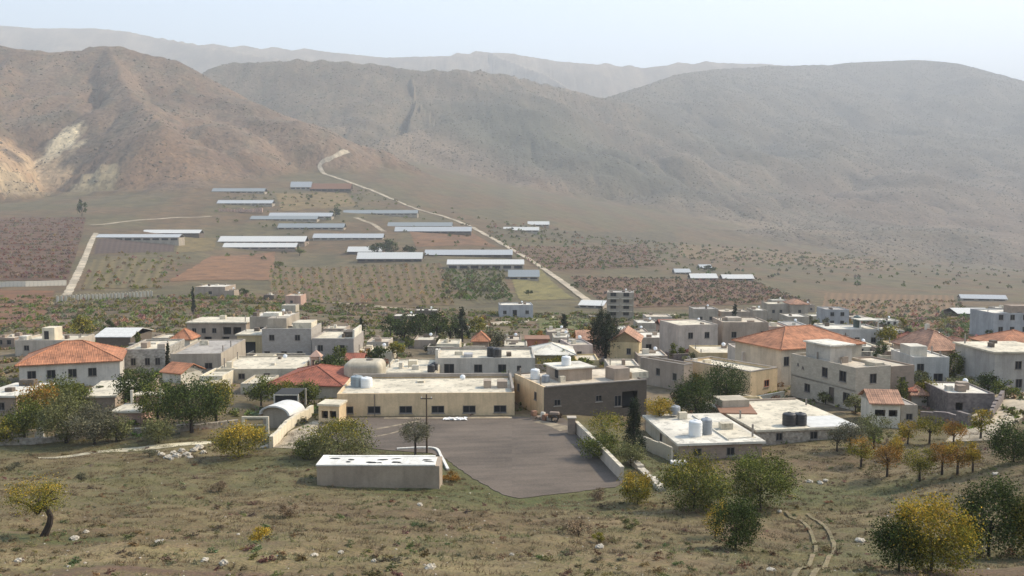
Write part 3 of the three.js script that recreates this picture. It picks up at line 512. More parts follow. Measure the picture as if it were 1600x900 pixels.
// --- around the car park
B.long = house({ n: 'long_building', cat: 'building', l: 'long low tan building with six small windows along the forecourt', c: [527, 651], xr: 804, top: 618, d: 11.5, a: 2, m: tan, par: 0.22, rm: roof,
  win: row('R', [0.055, 0.207, 0.385, 0.566, 0.743, 0.918], 0.35, 1.55, 0.9), add: [['coping', 0.3, -0.999, 0.22, 0.62, -11.5, -11.1, coping], ['coping', -0.985, -0.999, 0.22, 0.66, -11.0, -0.6, coping], ['roof_hatch', -0.825, -0.87, 0, 0.95, -5.4, -3.9, coffee], ['roof_hatch', -0.905, -0.965, 0, 0.85, -5.6, -3.9, coffee], ['drain_pipe', -0.209, -0.2125, -3, 0.1, 0.02, 0.1, mats.frame]] });
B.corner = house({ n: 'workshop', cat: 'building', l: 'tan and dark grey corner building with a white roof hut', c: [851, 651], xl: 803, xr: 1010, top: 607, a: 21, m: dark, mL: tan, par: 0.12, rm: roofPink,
  win: [['L', 0.16, 1.6, 0.7, 0.9], ['L', 0.72, 1.5, 0.75, 1], ['R', 0.12, 1.2, 0.9, 0.8], ['R', 0.52, 1.3, 0.9, 0.8], ['R', 0.83, 0.2, 2.2, 2.1, 'open'], ['R', 0.71, 0.5, 1.0, 1.4]],
  add: [['coping', 0.2, -0.995, 0.12, 0.26, -0.2, 0.12, coping], ['stair_hut', 3.4, 8.0, 0.0, 1.55, -7.5, -3.4, coffee], ['hut_roof', 3.1, 8.3, 1.55, 1.72, -7.8, -3.1, roofWhite], ['hut_opening', 3.36, 3.4, 0.4, 1.5, -4.6, -3.7, mats.net], ['roof_block', 10.2, 12.4, 0, 1.5, -4, -1.5, coffee], ['roof_block', 13, 15.4, 0, 0.8, -5, -2, roof]] });
B.reservoir = (() => { const P = hit(536, 613), W = solve(P, V(1, 0, 0), 597), h = rise(P, 567), o = thing('water_reservoir', 'rounded pale concrete water reservoir behind the long tan building', 'reservoir', P, 0);
  part('wall', uvm(rbx(0, W, -1, h, -5, 0, 0.9, 4)), pale, o); part('hatch', cyl(W * 0.62, h - 0.02, h + 0.18, -2.5, 0.5, 0.48), mats.frame, o); return o; })();
B.middle = house({ l: 'pale grey house with four windows behind the long tan building', c: [680, 592], xr: 836, top: 562, d: 10.5, a: 1, m: M([0.56, 0.52, 0.46], T.plaster), par: 0.25, win: [['R', 0.14, 0.9, 1.6, 1.5], ['R', 0.43, 1, 1.3, 1.3], ['R', 0.67, 1, 1.3, 1.3], ['R', 0.84, 1.2, 0.7, 0.9]], add: [['skylight', -0.28, -0.37, 0, 0.5, -4.4, -2.2, blue], ['parapet_block', -0.003, -0.03, 0.25, 1.6, -1.2, 0.03, roofWhite], ['coping', 0.2, -0.99, 0.25, 0.45, -10.5, -10.2, coping]] });
B.terrace = house({ n: 'terrace_house', l: 'low house with a broad beige roof terrace left of the grey house', c: [596, 603], xr: 681, top: 584, d: 13, m: pale, par: 0.15, win: [['R', 0.3, 0.5, 1, 1]], add: [['roof_block', -0.25, -0.32, 0, 0.9, -6, -4.5, white], ['pipe', -0.42, -0.43, 0, 1.6, -5, -4.9, coping]] });
B.white = house({ l: 'low white roofed house with two round tanks near the forecourt', c: [1061, 722], xr: 1190, d: 13, top: 696, a: 7, m: brown, mL: pale, roof: 'slab', rm: roofWhite, win: [['R', 0.22, 0.5, 0.9, 0.9], ['R', 0.62, 0.5, 0.9, 0.9], ['L', 0.5, 0.5, 0.8, 0.9]], add: [['roof_patch', -0.62, -0.985, 0, 0.05, -8.5, -1.2, roof], ['roof_curb', -0.6, -0.615, 0, 0.16, -12, -0.4, roofWhite]] });
B.stone = house({ n: 'stone_house', l: 'long low stone house with beige roof and black tanks', c: [1182, 697], xr: 1340, top: 675, d: 15, a: 9, m: stone, roof: 'slab', ov: 0.15, rm: roof, win: [['R', 0.22, 0.5, 0.8, 0.9], ['R', 0.56, 0.5, 0.9, 0.9], ['R', 0.8, 0.5, 0.7, 0.8]], add: [['tin_sheet', -0.53, -0.995, 0, 0.06, -5.2, -0.05, tinWhite], ['roof_curb', 0, -0.99, 0, 0.2, -15, -14.7, coffee], ['roof_block', 0.5, 4, 0, 1.0, -14, -11, pale]] });
B.ruin = house({ n: 'tool_shed', cat: 'shed', l: 'small reddish shed with a dark opening behind the white roofed house', c: [1128, 672], xr: 1178, top: 647, d: 5.5, a: -6, m: pink, roof: 'slab', rm: rust, win: [['R', 0.7, 0.1, 1.5, 1.5, 'open']] });
B.garden = house({ n: 'yard_house', l: 'long ochre walled house behind the reddish shed', c: [1124, 655], xr: 1200, top: 634, d: 5, a: -4, m: yellow, par: 0.3, rm: roof });
B.threeStorey = house({ n: 'concrete_house', l: 'tall grey concrete house with a stair hut on its roof', c: [1335, 642], xl: 1235, xr: 1390, top: 579, a: 20, m: grey, par: 0.35, rm: roofPink, sill: coping, fm: mats.frame,
  win: [['L', 0.55, 3.4, 1.15, 1.35], ['L', 0.82, 3.4, 1.35, 1.45], ['L', 0.28, 0.7, 1.2, 1.2], ['L', 0.66, 0.1, 1.0, 2.2, 'door'], ['L', 0.88, 0.7, 1.3, 1.4], ['L', 0.12, 4.1, 0.35, 0.35], ['L', 0.2, 3.8, 0.35, 0.35], ['R', 0.5, 3.4, 1.1, 1.3]],
  add: [['stair_hut', 0.6, 4.2, 0, 2.3, -10.6, -5.6, M([0.56, 0.52, 0.46], T.plaster)], ['hut_roof', 0.3, 4.6, 2.3, 2.5, -10.9, -5.3, roofWhite], ['hut_door', 4.2, 4.24, 0.1, 1.9, -8, -6.8, mats.net], ['roof_block', -0.72, -0.97, 0, 0.55, -3, -1, pale], ['floor_band', -0.04, 0.0, -2.8, -2.62, -12.8, 0, coping]] });
B.annex = house({ n: 'brown_annex', cat: 'building', l: 'brown unplastered block right of the tall grey concrete house', c: [1391, 634], xr: 1427, top: 575, d: 8, a: 20, m: brown, par: 0.2, rm: roofPink, win: [['R', 0.5, 2.6, 1, 1.2]] });
B.orangeBig = house({ n: 'villa', l: 'pale villa with a wide orange hipped roof behind the grey concrete house', c: [1220, 603], xl: 1213, xr: 1345, top: 547, a: 24, d: 11, m: M([0.7, 0.6, 0.46], T.plaster), roof: 'hip', rh: 2.5, rm: orange, win: [['R', 0.06, 3, 1, 1.4], ['R', 0.5, 3, 1, 1.3]] });
B.tan2 = house({ l: 'tan flat roofed house with one reddish window behind two round trees', c: [1172, 624], xl: 1068, xr: 1214, top: 585, a: 36, m: tan, par: 0.35, rm: roof, cope: coping, fm: mats.frameRed, win: [['R', 0.6, 1.4, 1.1, 1.0]] });
B.shade = house({ l: 'brownish house with two small windows in its shaded wall', c: [1068, 613], xl: 1000, xr: 1082, top: 574, a: 38, m: coffee, par: 0.35, rm: roofPink, cope: coping, win: [['L', 0.42, 1.8, 0.8, 1.1], ['L', 0.8, 1.5, 0.8, 1.1]] });
B.olive = house({ l: 'low olive walled house with a pale shallow hipped roof', c: [832, 582], xr: 896, top: 555, d: 8, m: olive, roof: 'hip', rh: 1.3, rm: roofWhite, win: [['R', 0.75, 1.1, 0.9, 1]] });
B.lilac = house({ l: 'pinkish grey house with a dark window left of the tall tree', c: [891, 574], xr: 926, top: 541, d: 8, a: 10, m: M([0.58, 0.48, 0.43], T.plaster), par: 0.2, rm: roofPink, win: [['R', 0.4, 1.7, 0.9, 1.1], ['R', 0.85, 0.1, 0.8, 2, 'door']] });
B.redLow = house({ n: 'red_shed', cat: 'shed', l: 'low red walled shed with a rusty roof behind the grey house', c: [822, 551], xr: 857, top: 531, d: 5, m: M([0.5, 0.22, 0.15], T.plaster), roof: 'slab', rm: rust });
B.yellow = house({ l: 'yellow house with an orange gable roof right of the tall tree', c: [953, 568], xr: 998, top: 534, d: 8, a: -12, m: yellow, roof: 'gable', rh: 1.9, rm: orangePale, axis: 'z', win: [['R', 0.65, 1.8, 0.8, 1.1]] });
B.pinkBehind = house({ l: 'pinkish house partly hidden behind the tall dark tree', c: [903, 558], xr: 945, top: 532, d: 7, m: pink, roof: 'gable', rh: 1.5, rm: orangePale });
B.whiteFlat = house({ l: 'long house with a white roof and two windows right of the yellow house', c: [985, 553], xr: 1066, top: 529, d: 9, a: 4, m: concrete, par: 0.15, rm: roofWhite, win: row('R', [0.35, 0.78], 1, 1.2, 1) });
B.twoA = house({ l: 'two storey grey house with a bright cream roof', c: [1060, 562], xr: 1121, top: 510, d: 9, a: 14, m: M([0.55, 0.48, 0.42], T.plaster), par: 0.2, rm: roof, win: [...row('R', [0.3, 0.72], 3.9, 1, 1.2), ...row('R', [0.3, 0.72], 1, 1, 1.2)] });
B.twoB = house({ l: 'two storey brownish house with a cypress behind its left end', c: [1128, 560], xr: 1200, top: 505, d: 9, m: coffee, par: 0.2, rm: roofPink, win: [...row('R', [0.4, 0.62], 1.4, 1.4, 1.3), ['R', 0.88, 3.6, 0.9, 1.7, 'open'], ['R', 0.25, 4, 1, 1.2]], add: [['roof_block', -0.2, -0.5, 0, 0.7, -6, -3, concrete]] });
B.flatMid = house({ l: 'low pale house between the tan house and the orange roofed villa', c: [1160, 592], xr: 1216, top: 553, d: 10, m: M([0.62, 0.54, 0.46], T.plaster), par: 0.25, rm: roofGrey, win: [['R', 0.75, 1.6, 1, 1.1]] });
B.flatMid2 = house({ l: 'wide beige house with a bare flat roof behind the tan house', c: [1092, 578], xr: 1162, top: 553, d: 9, m: yellow, par: 0.2, rm: roof, win: [['R', 0.2, 1, 0.9, 1]] });
B.redGable = house({ n: 'red_gable_house', l: 'small house with a dark red gable roof among the middle houses', c: [1066, 562], xr: 1089, top: 549, d: 5, m: pink, roof: 'gable', rh: 1.4, rm: red });
// --- left side
B.villa = house({ n: 'villa', l: 'long pale villa under a broad bright orange hipped roof', c: [31, 608], xr: 188, top: 572, d: 11, a: 20, m: M([0.66, 0.62, 0.55], T.plaster), roof: 'hip', rh: 2.5, rm: orange, win: row('R', [0.12, 0.31, 0.52, 0.72], 1.3, 1.15, 1.25) });
B.greyLeft = house({ l: 'grey stone house joined to the right of the orange villa', c: [192, 584], xr: 259, top: 549, d: 12, a: 6, m: M([0.5, 0.47, 0.42], T.stone), par: 0.3, win: row('R', [0.25, 0.58, 0.82], 1.3, 0.8, 1.2), add: [['roof_block', -0.3, -0.45, 0, 0.9, -5, -3, coffee], ['roof_block', -0.8, -0.98, 0, 1.0, -3, -0.5, concrete]] });
B.whiteShed = house({ n: 'farm_shed', cat: 'shed', l: 'dark walled shed with a white roof above the orange villa', c: [150, 543], xr: 204, top: 527, d: 11, a: 0, m: dark, roof: 'gable', rh: 1.2, rm: tinWhite });
B.beigeBack = house({ l: 'beige flat roofed house with a small hut behind the orange villa', c: [24, 556], xr: 114, top: 534, d: 9, m: concrete, par: 0.3, win: [['R', 0.2, 1, 1, 1]], add: [['stair_hut', -0.38, -0.6, 0, 2.4, -5, -2, cream], ['hut_opening', -0.42, -0.5, 0.2, 1.8, -2, -1.96, mats.net], ['roof_block', -0.02, -0.16, 0, 0.9, -3, -1, roofWhite]] });
B.edge = house({ l: 'low house with a pale slab roof at the left edge', c: [-34, 648], xr: 26, top: 620, d: 8, a: -3, m: brown, roof: 'slab', rm: roofWhite, win: [['R', 0.6, 0.6, 1, 1]] });
B.outbuilding = house({ n: 'outbuilding', cat: 'shed', l: 'low outbuilding with a bare pale roof in front of the orange villa', c: [130, 638], xr: 180, top: 622, d: 11, a: 12, m: coffee, roof: 'slab', rm: roof });
B.pink = house({ n: 'garden_house', l: 'small pink garden house with stepped terraces among the trees', c: [178, 662], xr: 221, top: 645, d: 4, a: 2, m: pink, roof: 'slab', rm: roof, add: [['upper_wall', 0.9, 4.2, 0, 0.9, -6, -4.6, pink], ['upper_roof', 0.6, 4.6, 0.9, 1.1, -6.3, -4.3, roof], ['post', 4.0, 4.3, 0, 1.9, -4.2, -3.9, white], ['post', 0.5, 0.8, 0, 1.7, -4.2, -3.9, white]] });
B.kioskA = house({ n: 'kiosk', l: 'tiny white house with an orange pyramid roof, upper one at left', c: [270, 543], xr: 297, top: 531, d: 4.5, m: white, roof: 'hip', rh: 1.9, rm: orange, win: [['R', 0.5, 0.5, 0.8, 0.9]] });
B.kioskB = house({ n: 'kiosk', l: 'small white house with an orange gable roof beside the green trees', c: [254, 596], xr: 283, top: 582, d: 4.5, a: -24, m: white, roof: 'gable', rh: 1.2, rm: orange });
B.greyWide = house({ l: 'wide grey flat roofed building in shade, left of the courtyard house', c: [267, 585], xr: 346, top: 555, d: 17, a: 4, m: lilac, par: 0.2, rm: roofGrey, win: [['R', 0.75, 0.8, 1.2, 1]] });
B.porch = house({ l: 'ochre house with a deep open porch left of the grey two storey house', c: [371, 556], xr: 411, top: 524, d: 7, m: yellow, roof: 'slab', rm: roof, win: [['R', 0.45, 0.3, 2.6, 2.4, 'open']] });
B.longHouse = house({ l: 'two storey brownish house with a cream roof and three small windows', c: [293, 536], xr: 385, top: 505, d: 10, m: coffee, roof: 'slab', rm: roof, win: [...row('R', [0.12, 0.28, 0.46], 2.2, 0.95, 1.1), ...row('R', [0.68, 0.85], 1.9, 1.7, 1.6, 'open'), ...row('R', [0.35, 0.65], 0.3, 1.6, 1.1, 'open')] });
B.twoStorey = house({ n: 'stone_house', l: 'two storey grey stone house with five windows left of the belfry', c: [410, 562], xr: 487, top: 516, d: 9, m: M([0.42, 0.38, 0.34], T.block), par: 0.3, win: [...row('R', [0.2, 0.72], 3.6, 1.0, 1.1), ...row('R', [0.1, 0.44, 0.76], 0.6, 1.1, 1.0)], add: [['roof_block', -0.6, -0.98, 0, 1.3, -6, -1, roof], ['stair_hut', -0.03, -0.42, 0, 1.9, -7, -3, lilac], ['post', -0.2, -0.22, 1.9, 2.9, -3.4, -3.2, white]] });
B.twoStoreyR = house({ n: 'stone_house', l: 'dark stone house with a white end parapet and cream roof', c: [488, 565], xr: 553, top: 530, d: 11, m: M([0.38, 0.34, 0.31], T.block), par: 0.15, win: row('R', [0.2, 0.72], 1.9, 1, 1.2), add: [['end_parapet', -0.955, -0.999, 0.15, 1.6, -9, -1, roofWhite], ['roof_block', -0.68, -0.9, 0, 1.0, -7, -3, dark]] });
B.backWhite = house({ l: 'house with white clutter on its roof behind the grey stone house', c: [391, 543], xr: 453, top: 496, d: 9, m: lilac, par: 0.2, rm: roofWhite, win: [['R', 0.3, 3.4, 1, 1]], add: [['roof_block', -0.05, -0.15, 0, 0.9, -3, -1, dark], ['roof_block', -0.3, -0.7, 0, 0.8, -4, -1, roofWhite]] });
B.court = house({ n: 'courtyard_house', l: 'low courtyard house with a long cream roof left of the red roof', c: [338, 596], xr: 470, top: 579, d: 13, a: 3, m: pale, par: 0.2, rm: roof, win: row('R', [0.3, 0.6], 0.3, 1, 0.9) });
B.red = house({ n: 'red_roof_house', l: 'house with a deep red tiled roof left of the long tan building', c: [420, 622], xr: 534, top: 601, d: 12, a: -7, m: pale, roof: 'hip', rh: 1.7, rm: red, win: [['R', 0.5, 0.4, 1, 0.9]] });
{ const P = hit(485, 590), h = rise(P, 558), o = thing('bell_tower', 'small pink belfry with white trim behind the red roof', 'tower', P); const w = 1.6;
  part('wall', [bx(0, 0.35, -1, h, -w, 0), bx(w - 0.35, w, -1, h, -w, 0), bx(0.35, w - 0.35, -1, h - 2.0, -w, 0), bx(0.35, w - 0.35, h - 0.5, h, -w, 0)], pink, o); part('bell', cyl(w / 2, h - 1.6, h - 0.9, -w / 2, 0.32, 0.14), mats.rust, o);
  const [r] = hipRoof(w, w, h, 1.0, 0.15, 0.08); part('roof', r, pink, o); part('trim', [bx(-0.06, 0.06, -0.5, h - 0.01, -0.02, 0.06), bx(w - 0.06, w + 0.06, -0.5, h - 0.01, -0.02, 0.06)], mats.chalk, o); part('finial', cyl(w / 2, h + 1.0, h + 1.7, -w / 2, 0.05, 0.03, 6), mats.chalk, o); }
B.smallRed = house({ n: 'hut', cat: 'hut', l: 'tiny hut with a rusty red roof behind the reservoir', c: [541, 575], xr: 566, top: 563, d: 4, m: brown, roof: 'gable', rh: 0.9, rm: red });
B.beigeMid = house({ l: 'low beige house with a cream roof above the reservoir', c: [556, 566], xr: 612, top: 552, d: 8, m: pale, par: 0.15 });
B.orangeTiny = house({ n: 'hut', cat: 'hut', l: 'brown hut with an orange pyramid roof behind the black roof tanks', c: [739, 550], xr: 763, top: 534, d: 4.5, m: brown, roof: 'hip', rh: 1.7, rm: orange });
B.scrubHouse = house({ l: 'low white roofed house behind the olive walled house', c: [858, 560], xr: 900, top: 545, d: 7, m: concrete, par: 0.1, rm: roofWhite });
// --- right side
B.rA = house({ l: 'grey house with a white upper room right of the orange villa', c: [1426, 604], xr: 1482, top: 560, d: 8, m: M([0.6, 0.58, 0.54], T.plaster), par: 0.2, rm: roofWhite, win: [['R', 0.2, 2.3, 1.1, 1.2], ['R', 0.7, 0.8, 1.4, 1.2]], add: [['upper_room', -0.02, -0.5, 0, 1.6, -5, -1.5, white]] });
B.rOrangeA = house({ l: 'house with a salmon hipped roof, left of a pair on the right', c: [1448, 582], xr: 1506, top: 549, d: 10, a: 8, m: M([0.62, 0.5, 0.4], T.plaster), roof: 'hip', rh: 2.9, rm: orangePale, win: [['R', 0.3, 1.4, 1, 1.1]], add: [['chimney', 3.2, 3.8, 1, 3.9, -6, -5.4, white]] });
B.rOrangeB = house({ l: 'house with a salmon hipped roof, right of a pair on the right', c: [1503, 584], xr: 1543, top: 556, d: 9, a: 6, m: cream, roof: 'hip', rh: 2.2, rm: orangePale, win: [['R', 0.4, 1.2, 1, 1.1]] });
B.rPale = house({ l: 'pale two storey house with one dark window at the right edge', c: [1552, 612], xr: 1650, top: 552, d: 10, a: 4, m: M([0.46, 0.43, 0.39], T.plaster), roof: 'slab', rm: roof, win: [['R', 0.38, 3.2, 1.0, 1.2], ['R', 0.7, 3.2, 1, 1.2], ['R', 0.4, 0.5, 1, 1.3]] });
B.rOrangeC = house({ l: 'house with an orange hipped roof at the right edge', c: [1562, 572], xr: 1650, top: 541, d: 10, m: pale, roof: 'hip', rh: 2.2, rm: orange, win: [['R', 0.3, 1.5, 1, 1.1]] });
B.rBlue = house({ l: 'bluish three storey building far off at the right edge', c: [1551, 527], xr: 1650, top: 491, d: 12, m: blue, par: 0.3, rm: roofWhite, win: [...row('R', [0.12, 0.3, 0.5], 4.6, 1.2, 1.4), ...row('R', [0.12, 0.3, 0.5], 1.4, 1.2, 1.4)], add: [['upper_room', -0.35, -0.8, 0, 2, -6, -2, brown]] });
B.darkLong = house({ n: 'stone_barn', cat: 'barn', l: 'dark stone barn with a broken white roof beside the dirt road', c: [1480, 648], xr: 1553, top: 616, d: 8, a: -4, m: darkStone, par: 0.15, rm: roofWhite, win: [['R', 0.25, 0.6, 0.9, 1, 'open']] });
B.orangePav = house({ n: 'pavilion', l: 'small white pavilion with a salmon roof right of the concrete house', c: [1361, 667], xr: 1406, top: 631, d: 5, a: -8, m: white, roof: 'gable', rh: 1.2, rm: orangePale, win: [['R', 0.3, 1.3, 1.2, 0.8, 'open'], ['R', 0.75, 1.3, 1, 0.8, 'open']] });
B.greyBox = house({ n: 'concrete_shed', cat: 'shed', l: 'small grey concrete shed right of the white pavilion', c: [1407, 668], xr: 1433, top: 634, d: 5, m: lilac, par: 0.1, rm: roofGrey, win: [['R', 0.5, 0.9, 0.8, 0.8]] });
B.redSmall2 = house({ n: 'hut', cat: 'hut', l: 'low hut with a red roof behind the white pavilion', c: [1388, 632], xr: 1428, top: 612, d: 5, m: pink, roof: 'gable', rh: 1.2, rm: red });
B.tinyPink = house({ n: 'hut', cat: 'hut', l: 'tiny hut with a faded pink roof above the stone wall', c: [1424, 634], xr: 1448, top: 618, d: 4, m: concrete, roof: 'hip', rh: 1, rm: orangePale });
// --- the far edge of the village
const far = (l, c, xr, top, m, rm, extra = {}) => house({ l, c, xr, top, m, rm, d: 9, par: 0.25, n: extra.n ?? 'house', ...extra });
far('far house with a long cream roof at the top of the village', [1200, 502], 1233, 476, lilac, roof, { win: row('R', [0.25, 0.6], 3, 1, 1.2) });
far('far house with a small salmon roof at the top of the village', [1236, 502], 1262, 476, lilac, orangePale, { roof: 'hip', rh: 1.6, win: [['R', 0.5, 3, 1, 1.2]] });
far('far small house with a white roof left of the cream roofed one', [1177, 504], 1198, 486, lilac, roofWhite);
far('far house with two white roof patches below the salmon roof', [1231, 518], 1264, 496, lilac, roofWhite, { win: [['R', 0.4, 1.5, 1, 1.2]] });
far('far rounded pale house left of the orange villa roof', [1231, 534], 1262, 510, M([0.62, 0.6, 0.56], T.plaster), roofGrey, { win: [['R', 0.5, 1.2, 1, 1.1]] });
far('far brown house with a pale roof above the two storey brownish house', [1202, 538], 1230, 512, pink, roofPink, { win: [['R', 0.5, 1.5, 1, 1.1]] });
far('far bluish three storey house above the pergola house', [1291, 515], 1326, 485, blue, roofGrey, { win: [...row('R', [0.25, 0.7], 4.2, 1.2, 1.2), ...row('R', [0.25, 0.7], 1.6, 1.2, 1.2)] });
B.pergola = far('wide pale house with a roof pergola and dark tank', [1292, 545], 1377, 516, M([0.55, 0.53, 0.5], T.plaster), roofWhite, { win: row('R', [0.3, 0.55, 0.85], 1.3, 1.1, 1.2), add: [['pergola_roof', -0.62, -0.99, 1.9, 2.1, -6, -1, roofWhite], ['post', -0.63, -0.65, 0, 1.9, -1.3, -1.1, roofWhite], ['post', -0.96, -0.98, 0, 1.9, -1.3, -1.1, roofWhite]] });
far('far grey house with a dark roof right of the apartment block', [1084, 507], 1122, 484, lilac, roofGrey, { win: row('R', [0.3, 0.7], 1.5, 1, 1.2) });
far('far low house between the cypress and the cream roofed house', [1126, 506], 1172, 488, coffee, roofPink, { win: [['R', 0.5, 1.2, 1, 1]] });
far('small far house with a white flat roof below the apartment block', [996, 520], 1030, 506, lilac, roofWhite);
far('far house with a dark red roof above the long white roofed house', [1034, 530], 1066, 512, pink, red, { roof: 'gable', rh: 1.5 });
far('far pale hut right of the dark red roof', [1010, 507], 1050, 496, concrete, roofPink);
B.apartment = house({ n: 'apartment_block', cat: 'building', l: 'four storey apartment block standing alone behind the tall dark tree', c: [948, 496], xr: 990, top: 458, d: 11, a: -8, m: lilac, par: 0.3, rm: roofGrey,
  win: [0.8, 3.3, 5.7, 8].flatMap((y) => row('R', [0.24, 0.72], y, 2.2, 1.4)), add: [['balcony', 0.6, -0.45, -7.0, -6.75, 0, 1.1, pale], ['balcony', 0.6, -0.45, -4.6, -4.35, 0, 1.1, pale], ['balcony', 0.6, -0.45, -2.2, -1.95, 0, 1.1, pale], ['balcony', -0.55, -0.95, -7.0, -6.75, 0, 1.1, pale], ['balcony', -0.55, -0.95, -4.6, -4.35, 0, 1.1, pale], ['balcony', -0.55, -0.95, -2.2, -1.95, 0, 1.1, pale]] });
B.farm = house({ n: 'farm_house', l: 'bluish farm house with a white roof beside the pale road', c: [781, 495], xr: 833, top: 478, d: 10, a: 4, m: blue, rm: roofWhite, par: 0.3, win: [...row('R', [0.45], 0.3, 1.6, 2.2, 'open'), ['R', 0.82, 1, 1.3, 1.3], ['R', 0.15, 1, 1.3, 1.3]] });
far('low white roofed farm building left of the orchard', [305, 462], 352, 449, coffee, roofWhite, { d: 14, win: [['R', 0.5, 0.6, 1.4, 1.2]] });
far('tiny white roofed lean-to right of the low farm building', [350, 464], 366, 455, coffee, roofWhite, { d: 6 });
far('long white roof among the dark grove, left one', [613, 502], 652, 495, dark, roofWhite, { d: 8, n: 'shed', cat: 'shed' });
far('long white roof among the dark grove, right one', [648, 493], 683, 486, dark, roofWhite, { d: 7, n: 'shed', cat: 'shed' });
far('tiny white shed at the left end of the pale bank', [412, 468], 428, 462, dark, roofWhite, { d: 6, n: 'shed', cat: 'shed' });
far('pinkish farm cottage at the left end of the pale bank', [446, 477], 470, 463, pink, roofPink, { win: [['R', 0.4, 0.8, 1, 1]] });
far('small white shed below the pinkish farm cottage', [440, 487], 462, 478, pale, roofWhite, { d: 5, n: 'shed', cat: 'shed' });

const small = (l, cx, by, w, ht, m, rm, e = {}) => far(l, [cx - w / 2, by], cx + w / 2, by - ht, m, rm, { d: 7, win: [['R', 0.35, 0.9, 0.9, 1.0], ['R', 0.75, 0.9, 0.9, 1.0]], ...e });
for (const [l, x, y, w, h, m, rm, e] of [
  ['small cream hut left of the tall twin topped tree', 880, 545, 30, 16, pale, roofWhite], ['low brown hut just behind the white shallow roof', 872, 533, 34, 13, coffee, roofPink], ['small pink house below the small fir', 896, 558, 22, 18, pink, roof], ['low grey house right below the tall twin topped tree', 975, 590, 48, 16, concrete, roof],
  ['flat grey house between the yellow house and the shaded wall', 1020, 575, 46, 17, coffee, roofWhite], ['tiny white hut on the slope above the yellow house', 970, 528, 22, 12, white, roofWhite], ['narrow brown house left of the bright cream roof', 1046, 545, 26, 20, brown, roofPink], ['white walled cottage behind the bright cream roof', 1088, 522, 40, 16, white, roof],
  ['reddish cottage behind the cypress', 1146, 522, 30, 15, pink, orangePale, { roof: 'hip', rh: 1.4 }], ['grey cottage at the right foot of the brownish two storey house', 1212, 566, 24, 20, concrete, roofGrey], ['low cottage with a white roof among the far houses', 1176, 520, 34, 14, lilac, roofWhite], ['small tan cottage left of the far cream roof', 1150, 502, 26, 13, tan, roof],
  ['far grey hut with a pale roof above the far cream roof', 1218, 480, 24, 10, lilac, roofWhite], ['far brown hut at the top of the village', 1262, 488, 22, 11, coffee, roofPink], ['far pale hut left of the bluish three storey house', 1278, 508, 22, 13, pale, roofWhite], ['far low house right of the bluish three storey house', 1340, 508, 34, 12, coffee, roofPink],
  ['far rosy hut between the pergola house and the orange roof', 1284, 532, 28, 14, pink, roofPink], ['cream annex in front of the pergola house', 1352, 560, 44, 16, cream, roofWhite], ['brown hut behind the brown block', 1402, 566, 34, 15, brown, roof], ['tiny white hut below the left salmon roof', 1466, 598, 28, 14, white, roofWhite],
  ['low grey hut right below the salmon roofs', 1518, 604, 32, 14, lilac, roofGrey], ['low beige house behind the salmon roofs', 1470, 545, 46, 14, coffee, roof], ['small pale house between the salmon and the orange roofs', 1546, 560, 24, 18, pale, roofPink], ['grey hut behind the bluish building at the right', 1572, 492, 30, 10, lilac, roofWhite],
  ['small beige house above the olive vine wall', 806, 556, 36, 14, pale, roof], ['low grey hut above the reservoir', 590, 548, 34, 12, concrete, roofPink], ['low beige hut above the cream roofed stone house', 522, 528, 34, 13, coffee, roof], ['small pale hut in front of the two storey stone house', 398, 580, 34, 14, cream, roofWhite],
  ['cream cottage just above the orange villa roof at right', 1300, 524, 30, 13, cream, roofWhite], ['low brown cottage left of the cream roofed house', 1020, 548, 30, 14, brown, roofPink], ['flat white cottage in the gap right of the cypress', 1184, 538, 34, 14, pale, roofWhite], ['pinkish cottage between the two storey houses and the tan house', 1110, 572, 34, 14, pink, roof],
  ['tiny tan hut above the rounded pale house', 1250, 512, 26, 11, tan, roofPink], ['grey cottage right of the pergola house', 1398, 532, 30, 14, concrete, roofWhite], ['low tan cottage behind the grey house with a white upper room', 1418, 556, 36, 14, tan, roof], ['small cottage with a red roof left of the salmon roofs', 1434, 548, 26, 14, pale, red, { roof: 'hip', rh: 1.3 }],
  ['low brown hut left of the pale house at the right edge', 1530, 586, 30, 15, coffee, roof], ['small white hut behind the orchard of brownish trees', 1392, 512, 24, 10, white, roofWhite], ['tan cottage in front of the pinkish hidden house', 918, 580, 36, 15, yellow, roof], ['tiny brown hut behind the long white roofed house', 1000, 532, 26, 12, brown, roofPink],
  ['low cream hut behind the pale grey house', 700, 552, 36, 13, cream, roof], ['small brown hut right of the black roof tanks', 800, 545, 30, 12, brown, roofPink], ['low beige hut under the grove', 664, 545, 34, 12, coffee, roof], ['pale hut right of the courtyard house', 476, 584, 26, 14, pale, roofPink],
  ['low pale hut left of the red roof', 396, 616, 40, 14, pale, roof], ['beige hut behind the left green trees', 330, 606, 36, 16, cream, roof], ['small grey hut behind the pink garden house', 200, 622, 34, 14, coffee, roof], ['brown hut at the far left above the villa', 6, 545, 34, 15, brown, roofPink],
  ['small pale hut above the wide grey building', 318, 556, 30, 12, concrete, roofPink], ['low hut beside the upper kiosk', 250, 542, 26, 12, lilac, roof],
]) small(l, x, y, w, h, m, rm, e);
